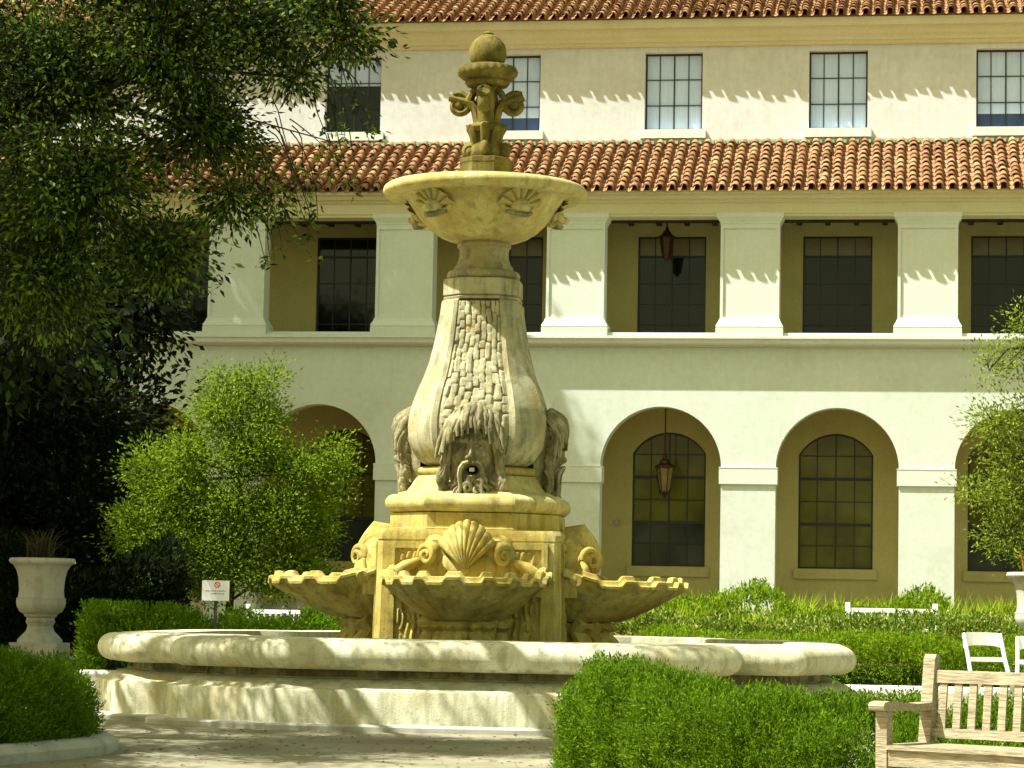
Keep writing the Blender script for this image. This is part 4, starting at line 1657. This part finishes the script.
hedge('flecked_hedge', 'loose hedge flecked with yellow leaves between the low hedge and the bright grasses', 'hedge',
      [(1.5, 42.2), (1.5, 43.4), (13, 43.0), (13, 41.8)], flat(0.62), 9000, 0.070, M['fleck_leaf'], 0.30, 25, 0.25, 4, 0.16, None, 3.0, lambda P: P[:, 0] < 9.5, 0.2, 1.5)

hedge('shaded_shrubs', 'dark leafy shrubs in the shade between the left urn and the young tree', 'shrubs',
      [(-10.5, 42.0), (-10.5, 43.2), (-5.3, 43.0), (-5.3, 41.8)], lambda x, y: 1.25 + 0.25 * np.sin(x * 2.1), 4500, 0.11, M['dark_leaf'], 0.30, 29, 0.3, 5, 0.30, None, 2.5,
      lambda P: P[:, 0] > -9.5, 0.3, 1.3)
hedge('shrub_border', 'loose bright leafy shrubs in front of the right hand arches', 'shrubs',
      [(1.6, 47.0), (1.6, 48.8), (11, 48.2), (11, 46.4)], lambda x, y: 0.78 + 0.20 * np.sin(x * 1.9) + 0.12 * np.sin(x * 4.3 + 1), 6500, 0.09, M['hedge_leaf'], 0.30, 27, 0.3, 5, 0.30, None, 2.5,
      lambda P: P[:, 0] < 9.8, 0.3, 1.4)
r = np.random.default_rng(31)
# strappy bright planting in front of the arcade
cl = np.stack([r.uniform(1.6, 10.5, 170), r.uniform(46.3, 53.0, 170), np.full(170, 0.30)], 1)
Pb = np.repeat(cl, 42, 0) + r.normal(0, 0.16, (170 * 42, 3)) * np.array([1, 1, 0])
tag(blades_obj('ornamental_grass', Pb, 1.25 * np.repeat(r.uniform(0.50, 1.12, (170, 1)), 42, 0), 0.035, M['blade'], None, 8, 0.45), 'bright yellow green strappy grass massed in front of the right hand arches', 'grass', kind='stuff')
cl = np.stack([r.uniform(1.6, 9.5, 60), r.uniform(44.0, 45.3, 60), np.full(60, 0.30)], 1)
Pb = np.repeat(cl, 30, 0) + r.normal(0, 0.14, (60 * 30, 3)) * np.array([1, 1, 0])
tag(blades_obj('ground_cover', Pb, 0.86, 0.03, M['blade'], None, 9, 0.6), 'low green leaves between the flecked hedge and the white bench', 'ground cover', kind='stuff')
Pb = np.stack([r.uniform(1.7, 2.8, 500), r.uniform(40.5, 41.5, 500), r.uniform(0.35, 0.70, 500)], 1)
tag(quads_mesh(leaves(Pb, r.normal(0, 1, (500, 3)), 0.07, 0.05), 'red_flowers', M['flower']), 'small red flowers behind the pool rim right of the fountain', 'flowers', kind='stuff')


# ---- trees
def tree(name, label, base, trunk_pts, trunk_r, blobs, nclump, per, leaf, lw, mat, seed, sigma=0.30, droop=0.2, group=None, branch_r=0.05, shell=0.55, keep=None, twig=True):
    """trunk with limbs to every leaf mass, twigs to every spray, separate leaves"""
    r = np.random.default_rng(seed)
    t = thing(name, label, 'tree', base, 0.0, group)
    B = np.array(base, float)
    tb = MB()
    tp = [Vector(p) for p in trunk_pts]
    nt_ = len(tp)
    rad = [trunk_r * (1.25 if i == 0 else 1 - 0.6 * i / (nt_ - 1)) for i in range(nt_)]
    tb.tube([tuple(p - Vector(base)) for p in tp], rad, 10)
    P_all = []
    D_all = []
    vol = np.array([b[3] * b[4] * b[5] for b in blobs]) ** 0.75
    vol = vol / vol.sum()
    for bi, b in enumerate(blobs):
        c = np.array(b[:3], float)
        R3 = np.array(b[3:6], float)
        st = min(tp, key=lambda p: (p - Vector(c)).length + 0.6 * max(0, p.z - c[2]))
        s = np.array(st)
        k1 = s + (c - s) * 0.5 + np.array([0, 0, 0.12 * np.linalg.norm(c - s)]) + r.normal(0, 0.12, 3)
        tb.tube([tuple(s - B), tuple(k1 - B), tuple(c - B)], [q_ * min(1.0, float(R3.max()) / 0.7) for q_ in (min(trunk_r * 0.42, branch_r * 2.2), branch_r * 1.0, branch_r * 0.5)], 7)
        n = max(3, int(nclump * vol[bi]))
        d = unit(r.normal(0, 1, (n, 3)))
        rr = (shell + (1 - shell) * r.uniform(0, 1, (n, 1))) ** 1.0
        rr *= r.uniform(0.55, 1.12, (n, 1)) ** 0.6
        C = c + d * R3 * rr
        C[:, 2] += 0.12 * R3[2] * wobble(C, 2.0 / max(R3.max(), 0.3), seed + bi)
        if keep is not None:
            C = C[keep(C)]
            n = len(C)
        for q in C:
            if twig and r.uniform() < 0.55:
                a = c + (q - c) * r.uniform(0.05, 0.35)
                m_ = (a + q) / 2 + r.normal(0, 0.06, 3) + np.array([0, 0, 0.05])
                tb.tube([tuple(a - B), tuple(m_ - B), tuple(q - B)], [branch_r * 0.30, branch_r * 0.18, branch_r * 0.07], 4, 0, 1.0, False)
        m = r.integers(int(per * 0.5), int(per * 1.5) + 1, n)
        Q = np.repeat(C, m, 0)
        od = unit(Q - c)
        off = r.normal(0, sigma, Q.shape) * np.array([1, 1, 0.75])
        P_all.append(Q + off)
        D_all.append(od * 0.5 + unit(off) * 0.7 + np.array([0, 0, -droop]))
    P = np.concatenate(P_all) - B
    D = np.concatenate(D_all)
    tb.build('trunk', M['bark'], t, 60)
    quads_mesh(leaves(P, D, leaf, lw, rng=r), 'crown', mat, t)
    return t


# live oak reaching in from the left, close to the fountain
def oak_gaps(C):
    """openings in the crown where the building shows through"""
    ok = np.ones(len(C), bool)
    for hx, hz, ax, az in ((-2.95, 4.95, 0.17, 0.20), (-2.40, 4.50, 0.22, 0.16), (-1.90, 4.95, 0.17, 0.17), (-2.62, 5.30, 0.13, 0.12), (-3.55, 4.72, 0.13, 0.16), (-2.05, 4.42, 0.2, 0.14), (-3.7, 5.2, 0.12, 0.12)):
        ok &= ((C[:, 0] - hx) / ax) ** 2 + ((C[:, 2] - hz) / az) ** 2 > 1
    return ok


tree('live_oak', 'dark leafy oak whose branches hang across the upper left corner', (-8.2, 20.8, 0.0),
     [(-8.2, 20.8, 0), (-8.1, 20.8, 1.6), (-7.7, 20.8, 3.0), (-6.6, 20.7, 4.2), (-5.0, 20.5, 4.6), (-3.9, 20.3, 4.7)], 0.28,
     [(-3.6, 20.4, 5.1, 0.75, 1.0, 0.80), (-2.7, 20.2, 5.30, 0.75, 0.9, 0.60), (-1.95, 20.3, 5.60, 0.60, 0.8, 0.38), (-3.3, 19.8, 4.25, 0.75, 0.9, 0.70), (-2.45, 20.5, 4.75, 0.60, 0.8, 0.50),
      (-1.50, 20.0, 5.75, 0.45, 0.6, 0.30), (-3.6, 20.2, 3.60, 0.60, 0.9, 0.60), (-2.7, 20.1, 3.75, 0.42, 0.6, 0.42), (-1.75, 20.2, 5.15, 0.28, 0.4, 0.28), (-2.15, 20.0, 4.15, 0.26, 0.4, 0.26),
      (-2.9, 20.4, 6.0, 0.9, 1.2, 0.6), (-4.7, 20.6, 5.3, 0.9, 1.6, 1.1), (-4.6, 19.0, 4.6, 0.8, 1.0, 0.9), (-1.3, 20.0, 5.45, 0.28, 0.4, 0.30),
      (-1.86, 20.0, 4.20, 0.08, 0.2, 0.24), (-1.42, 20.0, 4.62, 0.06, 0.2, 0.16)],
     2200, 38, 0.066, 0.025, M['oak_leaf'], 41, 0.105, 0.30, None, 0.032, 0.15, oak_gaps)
OAK = [o for o in COL.objects if o.name == 'live_oak'][0]
mb = MB()
rg = random.Random(12)
PT, DT = [], []
for x0, z0, n_ in ((-2.0, 4.65, 6), (-1.78, 4.80, 6), (-1.52, 5.15, 5), (-2.0, 4.35, 5), (-1.42, 5.30, 4)):
    for k in range(n_):
        x, z, y = x0 + rg.uniform(-0.1, 0.1), z0 + rg.uniform(-0.1, 0.1), 20.1 + rg.uniform(-0.4, 0.4)
        L = rg.uniform(0.35, 0.85)
        sx = rg.uniform(0.05, 0.45)
        path = []
        for q in range(7):
            t = q / 6
            path.append((x + sx * t + 0.03 * math.sin(5 * t + k) + 8.2, y - 20.8 + 0.1 * t, z - L * t ** 1.4))
        mb.tube(path, [0.006, 0.005, 0.005, 0.004, 0.004, 0.003, 0.002], 4)
        for q in (3, 4, 5, 6, 6):
            if rg.random() < 0.75:
                for w_ in range(rg.randint(2, 6)):
                    PT.append([path[q][0] + rg.gauss(0, 0.03), path[q][1] + rg.gauss(0, 0.03), path[q][2] + rg.gauss(0, 0.03)])
                    DT.append([rg.gauss(0, 1), rg.gauss(0, 1), -0.6])
mb.build('hanging_twigs', M['bark'], OAK)
quads_mesh(leaves(np.array(PT), np.array(DT), 0.07, 0.026), 'hanging_leaves', M['oak_leaf'], OAK)
# its neighbour off to the left, whose open crown dapples the pool and the paving
tree('live_oak', 'open crowned oak left of the picture that dapples the pool', (-9.0, 23.8, 0.0),
     [(-9.0, 23.8, 0), (-8.9, 23.8, 2.0), (-8.4, 23.6, 4.0), (-7.0, 23.2, 5.6), (-5.4, 22.8, 6.4), (-4.0, 22.6, 6.9)], 0.30,
     [(-5.6, 21.8, 5.5, 1.1, 1.3, 0.5), (-6.6, 22.5, 5.8, 1.2, 1.4, 0.6), (-6.8, 19.2, 5.6, 1.2, 1.5, 0.6), (-7.8, 21.0, 6.2, 1.4, 1.6, 0.8), (-7.0, 24.6, 5.6, 1.3, 1.3, 0.7), (-5.2, 22.9, 5.6, 1.0, 0.9, 0.5),
      (-4.3, 22.7, 6.6, 1.0, 0.9, 0.35), (-3.3, 22.6, 7.0, 1.0, 0.9, 0.35), (-2.3, 22.4, 7.1, 0.9, 0.9, 0.3), (-5.5, 19.6, 5.6, 1.0, 1.1, 0.5), (-3.6, 24.0, 7.4, 1.0, 0.9, 0.35), (-6.2, 24.2, 6.6, 1.1, 1.0, 0.5),
      (-4.2, 18.9, 6.3, 1.1, 1.1, 0.4), (-4.7, 20.5, 6.3, 1.2, 1.1, 0.4), (-3.5, 20.8, 6.8, 1.1, 1.1, 0.35), (-5.1, 17.8, 5.9, 1.1, 1.1, 0.4), (-3.4, 19.0, 6.7, 1.0, 1.0, 0.3), (-6.2, 20.6, 5.8, 1.1, 1.1, 0.4)],
     3000, 13, 0.085, 0.036, M['oak_leaf'], 48, 0.085, 0.2, None, 0.04, 0.1)
tree('live_oak', 'dense oak beyond the lower left corner shading the near hedge', (-8.6, 16.2, 0.0),
     [(-8.6, 16.2, 0), (-8.6, 16.2, 1.8), (-8.2, 16.3, 3.2), (-7.4, 16.6, 4.4)], 0.24,
     [(-6.6, 17.6, 4.6, 1.2, 1.2, 0.9), (-5.8, 16.2, 4.3, 1.0, 1.1, 0.8), (-7.6, 16.6, 5.4, 1.3, 1.4, 0.9), (-6.3, 18.8, 4.9, 0.8, 0.8, 0.6), (-5.6, 17.3, 3.6, 0.7, 0.8, 0.5)],
     1900, 36, 0.085, 0.040, M['oak_leaf'], 49, 0.16, 0.2, None, 0.04, 0.2)

# tall evergreen whose crown stays above the picture and shades the left of the facade
tree('evergreen_tree', 'very tall evergreen left of the picture whose crown shades the facade', (-15.6, 58.6, 0.0),
     [(-15.6, 58.6, 0), (-15.6, 58.6, 6), (-15.4, 58.8, 12), (-14.8, 59.2, 17), (-14.0, 59.6, 21)], 0.50,
     [(-13.5, 60.6, 16.8, 2.4, 1.6, 2.0), (-16.5, 61.0, 16.0, 2.4, 1.6, 2.0), (-11.0, 60.3, 17.2, 1.7, 1.5, 2.0), (-10.3, 60.2, 19.0, 1.2, 1.3, 1.7), (-11.2, 60.2, 20.8, 2.0, 1.5, 2.0),
      (-13.8, 60.6, 20.0, 2.2, 1.6, 2.0), (-16.6, 61.0, 20.0, 2.4, 1.6, 2.2), (-12.0, 60.4, 23.4, 2.4, 1.5, 1.8), (-15.0, 60.8, 23.6, 2.4, 1.5, 1.8), (-18.6, 61.4, 18.0, 2.0, 1.5, 2.4),
      (-11.2, 60.2, 22.6, 1.3, 1.3, 1.5), (-17.6, 61.0, 23.0, 2.0, 1.5, 1.8)],
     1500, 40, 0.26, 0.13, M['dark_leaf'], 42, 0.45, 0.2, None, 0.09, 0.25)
# the dark mass at the left
tree('evergreen_tree', 'dark evergreen filling the left side before the end of the building', (-10.2, 55.0, 0.0),
     [(-10.2, 55.0, 0), (-10.2, 55.0, 3), (-10.1, 55.0, 6), (-10.0, 55.0, 9)], 0.36,
     [(-10.5, 54.6, 3.0, 2.8, 2.4, 2.6), (-8.4, 54.2, 4.4, 1.5, 1.5, 2.6), (-10.3, 54.6, 6.4, 2.6, 2.2, 2.4), (-7.9, 54.4, 7.2, 1.25, 1.4, 1.6), (-10.4, 54.8, 8.9, 2.2, 2.0, 1.6),
      (-12.8, 55.0, 5.0, 2.2, 2.2, 4.0), (-12.8, 55.0, 9.0, 2.0, 2.0, 2.0), (-14.5, 54.5, 7.0, 2.2, 2.2, 3.0)],
     1300, 40, 0.20, 0.095, M['dark_leaf'], 47, 0.40, 0.2, None, 0.09, 0.25)
tree('evergreen_tree', 'dark bushy evergreen filling the shade behind the left urn', (-9.4, 47.5, 0.0),
     [(-9.4, 47.5, 0), (-9.4, 47.5, 1.5), (-9.3, 47.5, 3.0), (-9.2, 47.6, 5.0)], 0.22,
     [(-9.0, 47.5, 2.0, 1.7, 1.4, 1.7), (-7.5, 47.3, 2.2, 1.1, 1.2, 1.6), (-8.8, 47.5, 4.2, 1.6, 1.3, 1.6), (-7.4, 47.6, 3.9, 0.9, 1.0, 1.3), (-9.3, 47.5, 6.0, 1.3, 1.2, 1.2), (-6.9, 47.0, 1.4, 0.8, 0.8, 1.0),
      (-10.8, 47.5, 4.5, 1.3, 1.3, 2.5)],
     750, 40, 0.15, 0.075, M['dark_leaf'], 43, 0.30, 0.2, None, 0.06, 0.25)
# off to the left, trees that keep the urn corner in shade
tree('evergreen_tree', 'broad dark evergreen beyond the left edge shading the urn', (-12.8, 40.5, 0.0),
     [(-12.8, 40.5, 0), (-12.8, 40.5, 2.5), (-12.6, 40.6, 5.0), (-12.4, 40.6, 8.0)], 0.32,
     [(-7.8, 37.0, 4.7, 1.2, 1.5, 1.1), (-6.6, 35.8, 5.0, 0.9, 1.2, 0.8), (-9.4, 39.4, 5.0, 1.3, 1.6, 1.2), (-10.4, 39.0, 6.5, 1.3, 1.4, 1.1), (-10.6, 40.2, 4.0, 1.4, 1.8, 1.6), (-12.0, 40.5, 5.0, 2.0, 2.2, 2.0), (-11.4, 42.8, 5.5, 1.8, 2.0, 2.2), (-12.5, 39.0, 7.2, 2.4, 2.2, 2.0), (-12.0, 42.0, 8.8, 2.2, 2.2, 1.8), (-13.5, 40.5, 5.5, 2.0, 2.0, 2.4),
      (-11.2, 37.6, 4.8, 1.6, 1.6, 1.5), (-11.4, 45.0, 7.4, 2.0, 1.8, 2.0), (-12.6, 46.8, 9.4, 2.0, 2.0, 1.8)],
     1500, 36, 0.20, 0.11, M['dark_leaf'], 44, 0.40, 0.2, None, 0.08, 0.25)

# light green young tree
tree('young_tree', 'young sunlit lime green tree between the dark evergreen and the fountain', (-4.75, 45.0, 0.30),
     [(-4.75, 45.0, 0.30), (-4.7, 45.0, 1.1), (-4.65, 45.0, 2.0), (-4.6, 45.0, 3.2), (-4.6, 45.0, 4.4)], 0.075,
     [(-4.8, 45.0, 1.9, 1.10, 0.9, 0.70), (-3.6, 45.0, 1.8, 0.55, 0.7, 0.50), (-5.8, 45.0, 2.0, 0.7, 0.8, 0.75), (-4.6, 45.0, 2.7, 1.15, 0.9, 0.55), (-3.7, 45.0, 2.5, 0.80, 0.8, 0.55), (-5.6, 45.1, 2.9, 0.8, 0.8, 0.65),
      (-4.5, 45.0, 3.6, 0.95, 0.9, 0.55), (-3.55, 45.0, 3.3, 0.60, 0.6, 0.42), (-4.9, 45.0, 4.3, 0.65, 0.7, 0.45), (-4.45, 45.0, 4.75, 0.35, 0.4, 0.35), (-5.0, 45.0, 4.95, 0.22, 0.25, 0.30),
      (-5.5, 45.0, 3.6, 0.45, 0.6, 0.40), (-4.0, 44.9, 1.5, 0.55, 0.6, 0.35), (-3.05, 45.0, 3.75, 0.30, 0.3, 0.18), (-2.95, 45.0, 2.95, 0.30, 0.3, 0.18), (-4.05, 45.0, 4.85, 0.16, 0.2, 0.40),
      (-6.2, 45.2, 3.3, 0.45, 0.4, 0.5), (-6.4, 45.2, 2.3, 0.5, 0.5, 0.6), (-3.2, 45.0, 2.3, 0.4, 0.4, 0.3),
      (-4.2, 45.0, 4.25, 0.4, 0.5, 0.35), (-3.3, 45.0, 1.5, 0.42, 0.4, 0.35), (-2.95, 45.0, 3.35, 0.28, 0.3, 0.3), (-5.2, 45.0, 1.35, 0.6, 0.6, 0.3)],
     2100, 30, 0.076, 0.030, M['lime_leaf'], 45, 0.15, -0.1, None, 0.022, 0.2)
# feathery tree at the right edge
tree('olive_tree', 'feathery grey green tree leaning in at the right edge before the last arch', (10.2, 46.0, 0.30),
     [(10.2, 46.0, 0.30), (10.1, 46.0, 1.6), (9.9, 46.0, 3.0), (9.6, 46.0, 4.5), (9.3, 46.0, 5.8)], 0.13,
     [(9.4, 46.0, 4.6, 0.75, 0.8, 0.75), (8.9, 46.0, 3.1, 0.75, 0.7, 0.55), (9.6, 46.0, 5.6, 0.7, 0.7, 0.55), (8.75, 46.0, 5.6, 0.35, 0.4, 0.42), (8.35, 46.0, 3.2, 0.45, 0.4, 0.25), (9.0, 46.0, 2.2, 0.45, 0.5, 0.35),
      (10.6, 46.0, 4.5, 1.0, 0.9, 1.0), (10.6, 46.0, 3.0, 0.8, 0.8, 0.7), (8.45, 46.0, 4.4, 0.6, 0.6, 0.55), (8.55, 46.0, 2.5, 0.55, 0.5, 0.35), (8.3, 46.0, 5.35, 0.25, 0.3, 0.5), (8.0, 46.0, 3.3, 0.45, 0.4, 0.16),
      (8.9, 46.0, 6.2, 0.4, 0.4, 0.4), (8.9, 46.0, 3.8, 0.6, 0.6, 0.5)],
     720, 26, 0.085, 0.03, M['olive_leaf'], 46, 0.17, -0.05, None, 0.03, 0.35)

# fallen leaves on the paving
r = np.random.default_rng(77)
n = 420
Pf = np.stack([r.uniform(-4.0, 1.2, n), r.uniform(17.5, 23.2, n), np.full(n, 0.010)], 1)
ang = r.uniform(0, 6.28, n)
Df = np.stack([np.cos(ang), np.sin(ang), np.zeros(n)], 1)
Sf = np.stack([-np.sin(ang), np.cos(ang), r.uniform(-0.3, 0.3, n)], 1)
Lf = r.uniform(0.03, 0.06, (n, 1))
up_ = np.array([0, 0, 0.006])
Vf = np.stack([Pf, Pf + Df * Lf * 0.5 + Sf * Lf * 0.22 + up_, Pf + Df * Lf + up_ * 0.5, Pf + Df * Lf * 0.5 - Sf * Lf * 0.22 + up_], 1)
M['dry_leaf'] = leafy('dry_leaf', [(0.0, (0.10, 0.06, 0.02)), (0.6, (0.20, 0.13, 0.04)), (1.0, (0.30, 0.24, 0.08))], 0.1, 0.7, 0.1)
tag(quads_mesh(Vf, 'fallen_leaves', M['dry_leaf']), 'dry leaves scattered on the paving before the pool', 'leaves', kind='stuff')
